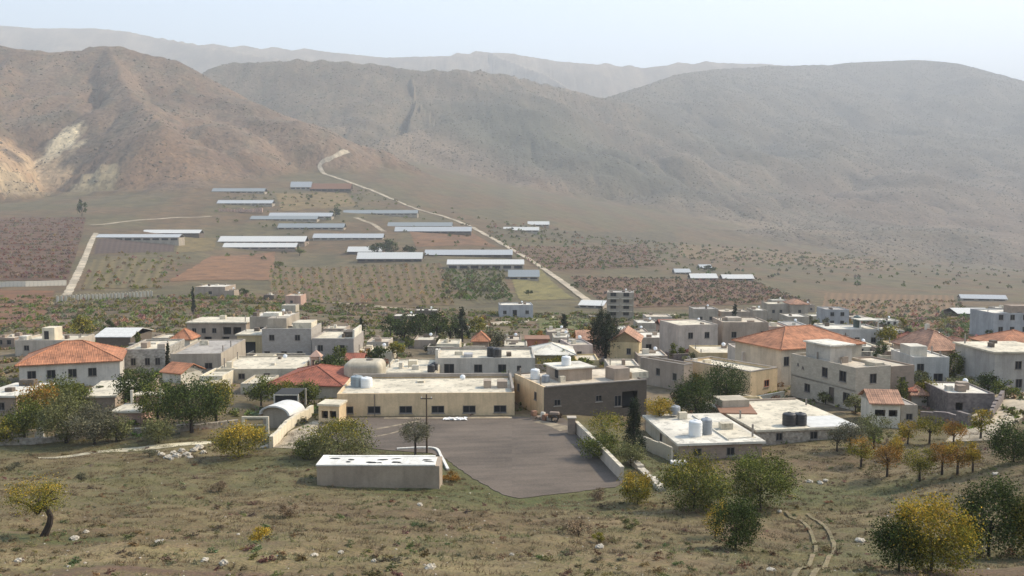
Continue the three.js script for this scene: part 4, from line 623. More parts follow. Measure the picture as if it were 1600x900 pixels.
// --- things on the roofs
function tank(P, r, h, m, label, group, legs = 0) {
  const o = thing('water_tank', label, 'water tank', P, 0, group), L = legs;
  const pts2 = [[0, L], [r * 0.96, L], [r, L + 0.06], [r, L + h * 0.86], [r * 0.86, L + h * 0.95], [r * 0.3, L + h], [0, L + h]].map(([x, y]) => new THREE.Vector2(x, y));
  part('tank_body', new THREE.LatheGeometry(pts2, 20), m, o); part('lid', cyl(0, L + h - 0.01, L + h + 0.07, 0, r * 0.28, r * 0.26, 12), m, o);
  part('band', [0.25, 0.5, 0.72].map((k) => { const g = new THREE.TorusGeometry(r + 0.005, 0.025, 5, 20); g.rotateX(Math.PI / 2); g.translate(0, L + h * k, 0); return g; }), m, o);
  if (L) part('stand', [[-1, -1], [1, -1], [-1, 1], [1, 1]].map(([x, z]) => bx(x * r * 0.6 - 0.04, x * r * 0.6 + 0.04, 0, L, z * r * 0.6 - 0.04, z * r * 0.6 + 0.04)), mats.frame, o);
  return o;
}
tank(B.white.on(0.3, 0.22), 0.72, 1.7, mats.whiteTank, 'pale round tank, left of two on the white roof near the forecourt');
tank(B.white.on(0.46, 0.27), 0.62, 1.75, mats.greyTank, 'grey round tank, right of two on the white roof near the forecourt');
tank(B.white.on(0.36, 0.93), 0.7, 1.0, mats.greyTank, 'squat grey tank at the back of the white roof near the forecourt', null, 0.3);
tank(B.stone.on(0.375, 0.1), 0.75, 1.45, mats.blackTank, 'black tank, left of two on the long stone house roof');
tank(B.stone.on(0.485, 0.1), 0.72, 1.4, mats.blackTank, 'black tank, right of two on the long stone house roof');
tank(B.middle.on(0.56, 0.3), 0.7, 1.6, mats.blackTank, 'black tank, left of two on the pale grey house roof');
tank(B.middle.on(0.62, 0.22), 0.72, 1.5, mats.blackTank, 'black tank, right of two on the pale grey house roof');
tank(B.corner.on(0.1, 0.62), 0.6, 1.3, mats.whiteTank, 'white tank on the roof of the tan and dark corner building');
tank(B.corner.on(0.13, 0.38), 0.5, 0.9, mats.greyTank, 'low grey tank on the roof of the corner building, before the white one');
tank(B.corner.on(0.37, 0.5, 1.72), 0.6, 1.2, mats.whiteTank, 'pale tank on top of the white roof hut');
tank(B.long.on(0.075, 0.5), 0.8, 1.4, M([0.35, 0.4, 0.42], T.metal, 0.5), 'bluish grey tank, left of two at the left end of the long tan roof');
tank(B.long.on(0.135, 0.45), 0.75, 1.3, mats.whiteTank, 'pale tank, right of two at the left end of the long tan roof');
tank(B.pergola.on(0.72, 0.6), 0.8, 2.6, M([0.07, 0.1, 0.09], null, 0.5), 'dark tank beside the roof pergola');
tank(B.terrace.on(0.9, 0.1), 0.55, 1.2, mats.blackTank, 'black tank at the right edge of the beige roof terrace');
tank(B.terrace.on(0.95, 0.2), 0.5, 1.3, mats.blackTank, 'thin black tank behind another on the beige roof terrace');
tank(B.twoStorey.on(0.1, 0.7), 0.6, 1.2, mats.blackTank, 'black tank on the roof of the two storey stone house');

// ------------------------------------------------------------------ long sheds in the fields
function longShed(label, c, xr, top, opt = {}) {
  const P = hit(...c), a = R(opt.a ?? 0), dR = V(Math.cos(a), 0, -Math.sin(a)), W = solve(P, dR, xr, 1, 400), k = proj(P)[1] - top, hpx = rise(P, top) * 0.86, D = opt.d ?? 12;
  P.y = (P.y + gy(P.x + dR.x * W, P.z + dR.z * W)) / 2;
  const o = thing(opt.n ?? 'poultry_shed', label, opt.cat ?? 'shed', P, a), h = Math.max(1.3, hpx * (opt.wall ?? 0.36)), rh = Math.max(1.4, (hpx - h) * 1.05);
  part('wall', [bx(0, W, -5, h, -0.25, 0), bx(0, W, -5, h, -D, -D + 0.25), bx(0, 0.25, -5, h, -D + 0.25, -0.25), bx(W - 0.25, W, -5, h, -D + 0.25, -0.25)], opt.m ?? lilac, o);
  const [r, g] = gableRoof(W, D, h, rh, 'x', 0.5, 0.12); part('roof', r, opt.rm ?? tin, o); part('gable', g, opt.m ?? lilac, o);
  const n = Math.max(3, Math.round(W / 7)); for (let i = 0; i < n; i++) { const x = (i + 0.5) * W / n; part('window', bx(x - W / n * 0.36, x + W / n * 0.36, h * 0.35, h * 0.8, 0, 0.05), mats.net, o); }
  return o;
}
longShed('grey shed highest up the fan below the quarry hill', [331, 300], 413, 291, { rm: tinGrey });
longShed('shed with grey roof above pinkish ruined walls', [339, 318], 425, 309, { rm: tin });
longShed('upper one of two overlapping greyish sheds', [420, 339], 518, 329, { rm: tin });
longShed('lower one of two overlapping greyish sheds', [391, 343], 495, 334, { rm: tinGrey });
longShed('green grey shed standing below the overlapping pair', [434, 358], 537, 347, { rm: tinGrey });
longShed('thin grey shed beside the upper end of the straight track', [536, 332], 652, 323, { rm: tinGrey });
longShed('broad bright white shed, upper of two left of centre', [341, 378], 476, 364, { rm: tinWhite, d: 16, m: brown });
longShed('broad bright white shed, lower of two left of centre', [348, 386], 462, 375, { rm: tinWhite, d: 12, m: brown });
longShed('pale shed right of the two broad white sheds', [489, 376], 598, 365, { rm: tin });
longShed('bluish shed, upper of two beside the straight track', [606, 353], 706, 343, { rm: tinGrey });
longShed('bluish shed, lower of two beside the straight track', [617, 362], 736, 350, { rm: tin, m: dark });
longShed('bright white shed in front of the purplish field edge', [222, 362], 311, 353, { rm: tinWhite, m: dark });
longShed('low stone edged shed above the purplish field', [150, 371], 279, 358, { rm: tin, m: lilac, wall: 0.6 });
longShed('short white shed behind the bright shed near the dark trees', [543, 398], 596, 385, { rm: tinWhite, m: dark });
longShed('bright white shed before the dark trees', [558, 411], 659, 394, { rm: tinWhite, m: dark });
longShed('thin white shed right of the dark trees', [664, 400], 800, 387, { rm: tin, m: dark });
longShed('white shed with grey walls left of the straight track', [699, 420], 818, 401, { rm: tinWhite, m: lilac, wall: 0.6 });
longShed('small grey shed below the white shed with grey walls', [795, 436], 842, 419, { rm: tinGrey, m: lilac });
longShed('far white shed right of the straight track, lower one', [787, 358], 842, 349, { rm: tinWhite });
longShed('far white shed right of the straight track, upper one', [825, 350], 858, 341, { rm: tinWhite });
longShed('small pale shed at the top of the fan', [454, 296], 486, 281, { rm: tin, d: 10 });
longShed('dark purplish shed at the top of the fan', [484, 298], 548, 283, { rm: rust, m: dark });
longShed('pale shed, lower left of the hazy cluster on the right', [1080, 437], 1121, 426, { rm: tinWhite });
longShed('pale shed, right one of the hazy cluster on the right', [1130, 437], 1178, 427, { rm: tinWhite });
longShed('small pale shed, upper left of the hazy cluster on the right', [1055, 428], 1079, 419, { rm: tin });
longShed('small pale shed, upper middle of the hazy cluster on the right', [1094, 420], 1112, 412, { rm: tin });
longShed('white shed at the village end of the straight track', [905, 481], 942, 469, { rm: tinWhite, a: -18 });
longShed('white roofed shed at the right below the grey shed', [1497, 495], 1549, 482, { rm: tinWhite, m: dark });
longShed('long grey shed far off at the right', [1502, 470], 1573, 460, { rm: tin, a: -14, d: 9 });
// ruined pinkish walls below one shed
{ const P = hit(342, 330), P2 = hit(420, 328), o = thing('ruined_wall', 'low broken pinkish walls below the grey roofed shed', 'ruin', P), r = rng(3), L = P2.x - P.x;
  for (let i = 0; i < 14; i++) { const x = i / 14 * L; part('wall_piece', bx(x, x + L / 16, -1, 1.5 + 2 * r(), -0.4 - 3 * r(), 0), pink, o); } }

// yard walls in front of the houses
{ const r = rng(606), yardM = [coffee, stone, pale, concrete, darkStone, cream];
  for (const q of ALL) {
    if (q.P.z > -118 || q.P.z < -260 || q.l.split(' ').length > 12 || r() < 0.45) continue;
    const off = 2.5 + 2.5 * r(), x0 = -1 - 2 * r(), x1 = q.W * (0.5 + 0.6 * r()), base = q.P.clone().addScaledVector(q.dR, x0).addScaledVector(q.dL, -off); if (inPoly(LOT, base.x, base.z) || distPoly(LOT, base.x, base.z) < 4) continue;
    base.y = gy(base.x, base.z); const o = thing('yard_wall', 'yard wall before the ' + q.l.replace(/^(far|the) /, ''), 'wall', base, q.a), m = yardM[Math.floor(r() * 6)], hh = 0.8 + r() * 0.9;
    part('wall_body', [bx(0, x1 - x0, -1.5, hh, -0.25, 0), bx(0, 0.25, -1.5, hh, -off - 1, -0.25)], m, o); part('coping', bx(-0.05, x1 - x0 + 0.05, hh, hh + 0.07, -0.3, 0.05), r() < 0.5 ? coping : roof, o);
  } }
// ------------------------------------------------------------------ walls, gates and small structures
function wallRun(name, label, list, h, th, mat, cap, jag = 0) {
  const c = list.map((p) => hit(...p)), o = thing(name, label, 'wall', c[0]), geo = [], caps = [], r = rng(list[0][0] + 7);
  for (let i = 0; i + 1 < c.length; i++) {
    const n = Math.max(1, Math.round(c[i].distanceTo(c[i + 1]) / 1.6));
    for (let k = 0; k < n; k++) {
      const a = c[i].clone().lerp(c[i + 1], k / n), b = c[i].clone().lerp(c[i + 1], (k + 1) / n), L = Math.hypot(b.x - a.x, b.z - a.z), y = gy((a.x + b.x) / 2, (a.z + b.z) / 2), t = -Math.atan2(b.z - a.z, b.x - a.x), hh = h + (jag ? (r() - 0.6) * jag : 0);
      const put2 = (g) => { g.rotateY(t); g.translate(a.x - c[0].x, y - c[0].y, a.z - c[0].z); return g; };
      geo.push(put2(bx(-0.002, L + 0.002, -1.2, hh, -th / 2, th / 2))); if (cap) caps.push(put2(bx(-0.002, L + 0.002, hh, hh + 0.1, -th / 2 - 0.05, th / 2 + 0.05)));
    }
  }
  part('wall_body', geo, mat, o); if (cap) part('coping', caps, cap, o); return o;
}
wallRun('garden_wall', 'long low fieldstone wall in front of the left gardens', [[-40, 697], [60, 693], [112, 687], [200, 679], [300, 672], [372, 667]], 0.75, 0.5, stone, null, 0.3);
wallRun('retaining_wall', 'low concrete wall along the right side of the forecourt', [[900, 676], [935, 712], [972, 752]], 1.25, 0.3, concrete, roof);
wallRun('rubble_wall', 'broken rubble wall continuing below the forecourt wall', [[985, 722], [1010, 742], [1035, 768]], 0.45, 0.7, mats.rock, null, 0.5);
wallRun('ramp_wall', 'sunlit beige wall rising along the lane beside the forecourt', [[424, 700], [446, 676], [488, 648]], 1.25, 0.4, cream, null, 0.1);
wallRun('garden_wall', 'white wall slanting between the grey building and the courtyard house', [[330, 592], [352, 570], [374, 548]], 1.0, 0.3, white);
wallRun('stone_wall', 'rough grey stone wall below the dark barn', [[1438, 660], [1478, 662], [1515, 668]], 1.6, 0.5, darkStone, null, 0.4);
wallRun('stone_wall', 'stone wall along the left side of the dirt road', [[1548, 655], [1566, 625], [1582, 605]], 1.2, 0.4, darkStone, null, 0.3);
wallRun('yard_wall', 'peeling pale yard wall left of the white roofed house', [[1006, 700], [1030, 712], [1050, 722]], 1.5, 0.25, pale, null, 0.2);
wallRun('courtyard_wall', 'pale wall behind the green trees at left', [[290, 612], [330, 610], [360, 606]], 1.4, 0.3, cream);
wallRun('field_wall', 'long white concrete wall below the big brown field', [[-40, 449], [40, 448], [104, 446]], 2.4, 0.3, white);
{ const P = hit(88, 472), P2 = hit(240, 463), o = thing('panel_fence', 'white concrete panel fence with many posts at the end of the left track', 'fence', P), d = P2.clone().sub(P), n = 26;
  for (let i = 0; i < n; i++) { const a = P.clone().addScaledVector(d, i / n), x = a.x - P.x, z = a.z - P.z, y = gy(a.x, a.z) - P.y, w = d.x / n; part('panel', bx(x + 0.3, x + w - 0.05, y - 1, y + 2.3, z - 0.1, z + 0.02), white, o); part('post', bx(x - 0.05, x + 0.28, y - 1, y + 2.6, z - 0.2, z + 0.16), pale, o); } }
{ const P = hit(893, 678), h = rise(P, 651), o = thing('gate_pillar', 'dark square gate pillar at the top of the forecourt wall', 'pillar', P); part('shaft', uvm(rbx(-0.42, 0.42, -0.5, h - 0.15, -0.42, 0.42, 0.03)), brown, o); part('cap', uvm(rbx(-0.52, 0.52, h - 0.15, h, -0.52, 0.52, 0.03)), concrete, o); }
{ const P = hit(378, 682), W = solve(P, V(1, 0, 0), 420), h = rise(P, 651), o = thing('gate_frame', 'cream painted open frame beside the yellow green bush', 'frame', P); part('post', bx(0, 0.25, -0.5, h - 0.2, -0.25, 0), cream, o); part('post', bx(W - 0.25, W, -0.5, h - 0.2, -0.25, 0), cream, o); part('beam', bx(0, W, h - 0.2, h, -0.25, 0), cream, o); part('railing', [0.3, 0.55].map((k) => bx(0.25, W - 0.25, h * k, h * k + 0.08, -0.16, -0.08)), cream, o); }
{ const P = hit(410, 668), W = solve(P, V(0.96, 0, 0.28), 452), h = rise(P, 632), o = thing('arched_shed', 'small shed with a pale curved roof beside the lane', 'shed', P, R(-16)), D = 3.6, s = new THREE.Shape(), h0 = h * 0.6;
  s.moveTo(-0.25, h0); s.absellipse(W / 2, h0, W / 2 + 0.25, h - h0, Math.PI, 0, true); s.lineTo(W, h0); s.absellipse(W / 2, h0, W / 2, h - h0 - 0.18, 0, Math.PI, false);
  const g = new THREE.ExtrudeGeometry(s, { depth: D, bevelEnabled: false, curveSegments: 20 }); g.translate(0, 0, -D + 0.3); part('roof', uvm(g), tinWhite, o);
  const e = new THREE.Shape(); e.moveTo(0.05, -1); e.lineTo(W - 0.05, -1); e.lineTo(W - 0.05, h0); e.absellipse(W / 2, h0, W / 2 - 0.05, h - h0 - 0.2, 0, Math.PI, false); const ge = new THREE.ExtrudeGeometry(e, { depth: 0.2, bevelEnabled: false, curveSegments: 20 }); ge.translate(0, 0, -0.3); part('end_wall', uvm(ge), lilac, o); part('side_wall', [bx(0, 0.2, -1, h0, -D + 0.5, -0.3), bx(W - 0.2, W, -1, h0, -D + 0.5, -0.3)], lilac, o); }
{ const P = hit(428, 652), W = solve(P, V(1, 0, 0), 467), h = rise(P, 618), o = thing('shade_shelter', 'dark netting shelter on white posts behind the curved roof', 'shelter', P), D = 4;
  for (const [x, z] of [[0, 0], [W - 0.16, 0], [0, -D], [W - 0.16, -D]]) part('post', bx(x, x + 0.18, -0.5, h, z - 0.16, z), white, o); part('beam', [bx(0, W, h, h + 0.14, -0.18, 0.02), bx(0, W, h, h + 0.14, -D - 0.18, -D)], white, o); part('net', [bx(0.18, W - 0.18, 0.3, h - 0.05, -0.1, -0.06), bx(0.05, W - 0.05, h + 0.14, h + 0.17, -D, -0.05)], mats.net, o); }
// low cistern with whitewashed top in front of the car park
{ const P = hit(495, 758), W = solve(P, V(1, 0, 0), 687), h = rise(P, 728), o = thing('cistern', 'long low concrete cistern with a whitewashed patchy top', 'cistern', P, R(0)), D = 3.1;
  part('wall', uvm(rbx(0, W, -1, h, -D, 0, 0.06)), M([0.42, 0.34, 0.26], T.plaster), o);
  const r = rng(44), tops = [];
  part('top_edge', [bx(-0.05, W - 0.35, h, h + 0.12, -0.4, 0.06), bx(-0.05, 0.5, h, h + 0.12, -D, -0.4), bx(0.5, W - 0.6, h, h + 0.1, -D, -D + 0.4)], mats.chalk, o);
  part('top', bx(0.5, W - 0.4, h - 0.05, h + 0.05, -D + 0.4, -0.4), mats.chalk, o);
  for (let i = 0; i < 18; i++) { const g = new THREE.DodecahedronGeometry(1, 0); g.scale(0.18 + 0.4 * r(), 0.05 + 0.05 * r(), 0.1 + 0.16 * r()); g.rotateY((r() - 0.5) * 0.9); g.translate(0.8 + r() * (W - 1.5), h + 0.05, (i % 3 ? -0.25 : -1.6) - r() * 0.9); part('dark_patch', uvm(g), mats.net, o); } }
{ const c = [[700, 735], [690, 716], [679, 702], [660, 701], [620, 703]].map((p) => hit(...p)), cv = new THREE.CatmullRomCurve3(c), g = []; const n = 26; for (let i = 0; i < n; i++) { const a = cv.getPointAt(i / n), b = cv.getPointAt((i + 0.96) / n), t = -Math.atan2(b.z - a.z, b.x - a.x), L = Math.hypot(b.x - a.x, b.z - a.z), q = bx(0, L, -0.3, 0.2, -0.13, 0.13); q.rotateY(t); q.translate(a.x - c[0].x, gy(a.x, a.z) - c[0].y, a.z - c[0].z); g.push(q); }
  const o = thing('kerb', 'white painted kerb curving round the end of the cistern', 'kerb', c[0]); g.forEach((q) => part('kerb_stone', q, mats.chalk, o)); }
// utility poles
function pole(px, py, top, label) { const P = hit(px, py), h = rise(P, top), o = thing('utility_pole', label, 'pole', P); part('shaft', cyl(0, -0.5, h, 0, 0.11, 0.07, 10), mats.wood, o); part('crossarm', bx(-0.6, 0.6, h - 0.5, h - 0.4, -0.05, 0.05), mats.wood, o); part('insulator', [-0.5, 0, 0.5].map((x) => cyl(x, h - 0.4, h - 0.24, 0, 0.04, 0.03, 8)), mats.whiteTank, o); return { o, P, h }; }
pole(667, 708, 616, 'thin dark utility pole beside the olive tree at the forecourt');
pole(906, 534, 500, 'small utility pole on the green plot left of the tall tree');
pole(1421, 598, 540, 'dark utility pole right of the brown block');
pole(1143, 628, 582, 'thin pole between the two round dark trees');
pole(1320, 560, 520, 'thin pole beside the pergola house');
// truck, sheeting, scrap
house({ n: 'stall', cat: 'stall', l: 'small tan stall with dark brown openings at the left end of the long building', c: [498, 660], xr: 530, top: 634, d: 2.6, a: -8, m: tan, roof: 'slab', ov: 0.12, rm: cream, win: [['R', 0.3, 0.5, 0.8, 0.9, 'open'], ['R', 0.7, 0.5, 0.8, 0.9, 'open']], bare: true });
{ const P = hit(712, 656), g = new THREE.PlaneGeometry(2.6, 1.1, 26, 12); g.rotateX(-Math.PI / 2); const p = g.attributes.position; for (let i = 0; i < p.count; i++) { const x = p.getX(i), z = p.getZ(i); p.setXYZ(i, x + 0.3 * n2(x * 2, z * 2), 0.08 + 0.22 * Math.abs(n2(x * 1.7, z * 3)), z + 0.25 * n2b(x * 1.5, z * 2)); } g.computeVertexNormals(); const m = solo('plastic_sheet', g, M([0.85, 0.83, 0.8], null, 0.6, { side: THREE.DoubleSide }), 'crumpled white sheet lying before the long tan building', 'sheet'); m.position.copy(P); }
{ const P = hit(832, 658), o = thing('scrap_heap', 'heap of sacks and scrap beside the corner building', 'scrap', P), r = rng(9); for (let i = 0; i < 9; i++) { const w = 0.4 + r() * 0.6, x = r() * 2.6, z = -r() * 1.2, g = rbx(-w / 2, w / 2, 0, 0.3 + r() * 0.5, -0.25, 0.25, 0.1); g.rotateY(r() * 3); g.translate(x, (i > 5 ? 0.4 : 0), z); part('sack', uvm(g), [concrete, brown, rust, white][i % 4], o); } }
{ const P = hit(856, 660), o = thing('handcart', 'dark handcart standing before the dark wall', 'cart', P, R(-10)); part('tray', [bx(0, 1.6, 0.55, 0.65, -0.9, 0), bx(0, 1.6, 0.65, 0.95, -0.06, 0), bx(0, 1.6, 0.65, 0.95, -0.9, -0.84)], mats.wood, o); for (const z of [0.06, -0.96]) { const g = new THREE.TorusGeometry(0.38, 0.06, 8, 18); g.translate(0.8, 0.42, z); part('wheel', g, mats.blackTank, o); } part('shaft', [bar(V(1.5, 0.6, -0.15), V(2.6, 0.75, -0.15), 0.035), bar(V(1.5, 0.6, -0.75), V(2.6, 0.75, -0.75), 0.035)], mats.wood, o); part('load', uvm(rbx(0.15, 1.3, 0.65, 1.2, -0.75, -0.15, 0.12)), brown, o); }
for (const [px, py, top, w, l] of [[24, 672, 646, 0.75, 'tall white upright slab among the left trees'], [62, 683, 668, 1.1, 'short white upright slab beside the left wall']]) { const P = hit(px, py), h = rise(P, top), s = new THREE.Shape(); s.moveTo(-w / 2, -0.3); s.lineTo(w / 2, -0.3); s.lineTo(w * 0.42, h * 0.7); s.lineTo(w * 0.3, h); s.lineTo(w * 0.05, h * 0.94); s.lineTo(-w * 0.4, h * 0.4); s.closePath(); const g = new THREE.ExtrudeGeometry(s, { depth: 0.12, bevelEnabled: true, bevelSize: 0.02, bevelThickness: 0.02, bevelSegments: 1 }); const m = solo('standing_slab', uvm(g), mats.chalk, l, 'slab'); m.position.copy(P); }
{ const P = hit(1049, 727), o = solo('doorstep', uvm(rbx(0, 1.6, -0.3, 0.35, -0.9, 0, 0.06)), mats.chalk, 'white slab lying at the corner of the white roofed house', 'slab'); o.position.copy(P); }

// ------------------------------------------------------------------ trees and bushes
const PAL = {
  dark: [[0.036, 0.05, 0.014], [0.062, 0.08, 0.02], [0.02, 0.028, 0.01]], green: [[0.078, 0.09, 0.02], [0.13, 0.135, 0.028], [0.035, 0.045, 0.014]], olive: [[0.11, 0.112, 0.045], [0.15, 0.145, 0.06], [0.06, 0.062, 0.025]],
  yellow: [[0.34, 0.22, 0.028], [0.25, 0.185, 0.028], [0.12, 0.11, 0.022]], mixed: [[0.19, 0.155, 0.02], [0.105, 0.105, 0.02], [0.055, 0.063, 0.016]], orange: [[0.26, 0.125, 0.025], [0.19, 0.115, 0.025], [0.1, 0.075, 0.022]], conifer: [[0.02, 0.027, 0.014], [0.032, 0.04, 0.02], [0.012, 0.016, 0.009]],
  brown: [[0.17, 0.12, 0.075], [0.23, 0.17, 0.1], [0.1, 0.075, 0.05]], grey: [[0.1, 0.095, 0.058], [0.14, 0.13, 0.08], [0.055, 0.052, 0.032]],
};
const leafMat = new THREE.MeshPhysicalMaterial({ vertexColors: true, roughness: 0.85, side: THREE.DoubleSide, transmission: 0.2, thickness: 0, specularIntensity: 0.12 });
function leafCloud(r, N, size, rx, ry, rz, pal, o = {}) {
  // clumps spread through the volume, leaves spread through the clumps
  const K = o.clumps ?? clamp(Math.round(N / 55), 6, 70), cl = [], top = o.top, shape = o.shape ?? 'round';
  for (let i = 0; i < K; i++) {
    let x, y, z, q;
    do { x = r() * 2 - 1; y = r() * 2 - 1; z = r() * 2 - 1; q = Math.hypot(x, y, z); } while (q > 1 || q < 0.3 || y < -0.97);
    if (shape === 'cone') { const t = (i + 0.5) / K, w = Math.pow(1 - t, 0.75) * (0.75 + 0.35 * r()), a = r() * 6.283; x = Math.cos(a) * w * Math.sqrt(r()); z = Math.sin(a) * w * Math.sqrt(r()); y = t * 2 - 1; }
    const tone = 0.6 + 0.8 * r(), auto = (top ? sstep(-0.2, 0.9, y + 0.5 * (r() - 0.5)) : 0);
    const bulge = shape === 'cone' ? 1 : Math.pow(Math.max(q, 0.2), -0.45) * (o.low ? 1 + 0.16 * Math.max(0, -y) : 1); x *= bulge; z *= bulge;
    cl.push([x * rx * 0.86, y * ry * 0.86, z * rz * 0.86, (0.24 + 0.16 * r()) * (shape === 'cone' ? 0.75 : 1), tone, auto, r()]);
  }
  const pos = new Float32Array(N * 12), col = new Float32Array(N * 12), idx = new Uint32Array(N * 6), n = V(), u = V(), w = V(), g3 = () => (r() + r() + r() - 1.5) * 1.15;
  for (let i = 0; i < N; i++) {
    const c = cl[Math.floor(r() * K)], px = c[0] + g3() * c[3] * rx, py = Math.max(-ry * 1.02, c[1] + g3() * c[3] * ry * 0.85), pz = c[2] + g3() * c[3] * rz;
    n.set(r() - 0.5, r() - 0.3, r() - 0.5).normalize(); u.set(r() - 0.5, r() - 0.5, r() - 0.5).cross(n).normalize(); w.crossVectors(n, u);
    const s = size * (0.65 + 0.7 * r()), s2 = s * 0.62;
    [[-1, 0], [0, -1], [1, 0], [0, 1]].forEach(([a, b], k) => { pos[i * 12 + k * 3] = px + u.x * a * s + w.x * b * s2; pos[i * 12 + k * 3 + 1] = py + u.y * a * s + w.y * b * s2; pos[i * 12 + k * 3 + 2] = pz + u.z * a * s + w.z * b * s2; });
    let P = pal; if (top && r() < c[5]) P = top;
    const q = r(), base = q < 0.5 ? P[0] : q < 0.8 ? P[1] : P[2], t = c[4] * (0.85 + 0.3 * r());
    for (let k = 0; k < 4; k++) for (let m = 0; m < 3; m++) col[i * 12 + k * 3 + m] = base[m] * t * 1.45;
    idx.set([i * 4, i * 4 + 1, i * 4 + 2, i * 4, i * 4 + 2, i * 4 + 3], i * 6);
  }
  const g = new THREE.BufferGeometry(); g.setAttribute('position', new THREE.BufferAttribute(pos, 3)); g.setAttribute('color', new THREE.BufferAttribute(col, 3)); g.setIndex(new THREE.BufferAttribute(idx, 1)); g.computeVertexNormals();
  return { g, cl };
}
function taper(points, r0, r1, sides = 7) { // a limb that thins towards its end
  const c = new THREE.CatmullRomCurve3(points), n = 7, g = new THREE.TubeGeometry(c, n, 1, sides, false), p = g.attributes.position, q = V(), a = V();
  for (let i = 0; i <= n; i++) { c.getPointAt(i / n, a); const k = lerp(r0, r1, i / n); for (let j = 0; j <= sides; j++) { const m = i * (sides + 1) + j; q.fromBufferAttribute(p, m).sub(a).multiplyScalar(k).add(a); p.setXYZ(m, q.x, q.y, q.z); } }
  g.computeVertexNormals(); return uvm(g);
}
let seed = 1000;
function tree(name, cat, label, px, py, top, wpx, pal, o = {}) {
  const P = o.P ?? hit(px, py), sc = -P.z / F, r = rng(seed += 13), H = o.P ? o.h : rise(P, top), Wd = wpx * sc, tf = o.tf ?? 0.0, ry = H * (1 - tf) / 2, rx = Wd / 2, rz = rx * (o.deep ?? 0.95);
  const T0 = thing(name, label, cat, P, 0, o.group), area = wpx * (py - top);
  const N = Math.round((o.N ?? clamp(Math.round(area * 0.62), 260, 6500)) * 1.7), size = Math.sqrt((o.fill ?? 3.6) * 1.3 * Math.PI * rx * ry / N) * 0.8;
  const cx = o.lean ? o.lean * H : 0, cy = tf * H + ry;
  const { g, cl } = leafCloud(r, N, size, rx, ry, rz, PAL[pal], { shape: o.shape, top: o.top ? PAL[o.top] : null, clumps: o.clumps, low: o.tf === undefined });
  if (o.twin) { const p = g.attributes.position, k = p.count; for (let i = 0; i < k; i++) { const t = clamp((p.getY(i) + ry) / (2 * ry), 0, 1), left = Math.floor(i / 4) % 5 < 3, w = 1.25 * (1 - 0.75 * t * t); p.setXYZ(i, p.getX(i) * w * 0.72 + (left ? -0.2 : 0.26) * rx, left ? p.getY(i) : p.getY(i) * 0.9 - 0.1 * ry, p.getZ(i) * w); } g.computeVertexNormals(); }
  g.translate(cx, cy, 0);
  const tr = o.r ?? clamp(H * (o.tf === undefined ? 0.018 : 0.032), 0.04, 0.26), limbs = [taper([V(0, -0.3, 0), V(cx * 0.35 + 0.03 * H * (r() - 0.5) + (o.kink ?? 0) * H, cy * 0.5, 0), V(cx * 0.8, cy * 0.9, 0.02 * H)], tr * 1.25, tr * 0.6)];
  if (o.shape === 'cone') limbs.push(taper([V(cx, cy * 0.9, 0), V(cx, cy + ry * 0.4, 0), V(cx, cy + ry * 0.85, 0)], tr * 0.6, tr * 0.15));
  else for (let i = 0; i < Math.min(cl.length, o.limbs ?? 6); i++) { const c = cl[i]; limbs.push(taper([V(cx * 0.6, cy * 0.55, 0), V(cx + c[0] * 0.4, cy * 0.8 + c[1] * 0.2 + 0.05 * ry, c[2] * 0.4), V(cx + c[0] * 0.95, cy + c[1] * 0.95, c[2] * 0.95)], tr * 0.55, tr * 0.12, 5)); }
  part(o.tf === undefined ? 'stems' : 'trunk', limbs, o.bark ?? mats.barkDark, T0);
  part(o.tf === undefined ? 'foliage' : 'crown', g, leafMat, T0);
  return T0;
}
const bush = (label, px, py, top, w, pal, o) => tree('bush', 'bush', label, px, py, top, w, pal, o);
const tall = (label, px, py, top, w, pal, o = {}) => tree('tree', 'tree', label, px, py, top, w, pal, { tf: 0.1, ...o });
const conifer = (label, px, py, top, w, o = {}) => tree('conifer', 'tree', label, px, py, top, w, 'conifer', { tf: 0.06, shape: 'cone', fill: 3, ...o });
// foreground
bush('large bush with yellowing top, left of the pair below the white roofed house', 1084, 797, 708, 112, 'green', { top: 'mixed', N: 6500 });
bush('large dark green bush, right of the pair below the white roofed house', 1188, 794, 707, 108, 'green', { N: 6500 });
bush('rounded green bush with one yellow side in front of the pair', 1150, 858, 772, 78, 'dark', { N: 5000 });
bush('small yellow sapling leaning on the rounded green bush', 1118, 840, 778, 40, 'yellow', { N: 1200, fill: 1.4 });
bush('bright yellow shrub at the lower end of the forecourt wall', 996, 787, 735, 54, 'mixed', { top: 'yellow', N: 2600 });
bush('big golden yellow bush at lower right', 1455, 892, 774, 130, 'mixed', { top: 'yellow', N: 7000 });
bush('dark green bush on the left flank of the golden bush', 1404, 893, 800, 84, 'dark', { N: 4500 });
bush('tall dark green bush right of the golden bush', 1545, 870, 744, 108, 'dark', { N: 7000 });
bush('yellow green bush at the lower right edge', 1603, 868, 778, 62, 'mixed', { N: 2800 });
tall('small tree with a leaning dark trunk and yellow crown at far left', 64, 838, 744, 92, 'mixed', { top: 'yellow', tf: 0.38, lean: -0.05, kink: 0.2, N: 3000, fill: 1.9, r: 0.17 });
bush('broad olive green bush behind the cistern', 528, 714, 654, 108, 'olive', { N: 5200, top: 'mixed' });
bush('low dark bush left of the cistern', 484, 716, 682, 54, 'green', { N: 1600 });
tall('round headed olive tree on a bare trunk behind the cistern', 649, 712, 654, 46, 'grey', { tf: 0.3, N: 2600, fill: 3 });
bush('yellow green bush in front of the cream frame', 374, 714, 660, 84, 'mixed', { N: 3600, top: 'yellow' });
bush('straggly yellowish bush inside the forecourt wall', 945, 690, 640, 58, 'mixed', { N: 1200, fill: 1.3 });
bush('low green shrub beside the forecourt wall', 938, 716, 676, 66, 'green', { N: 1800 });
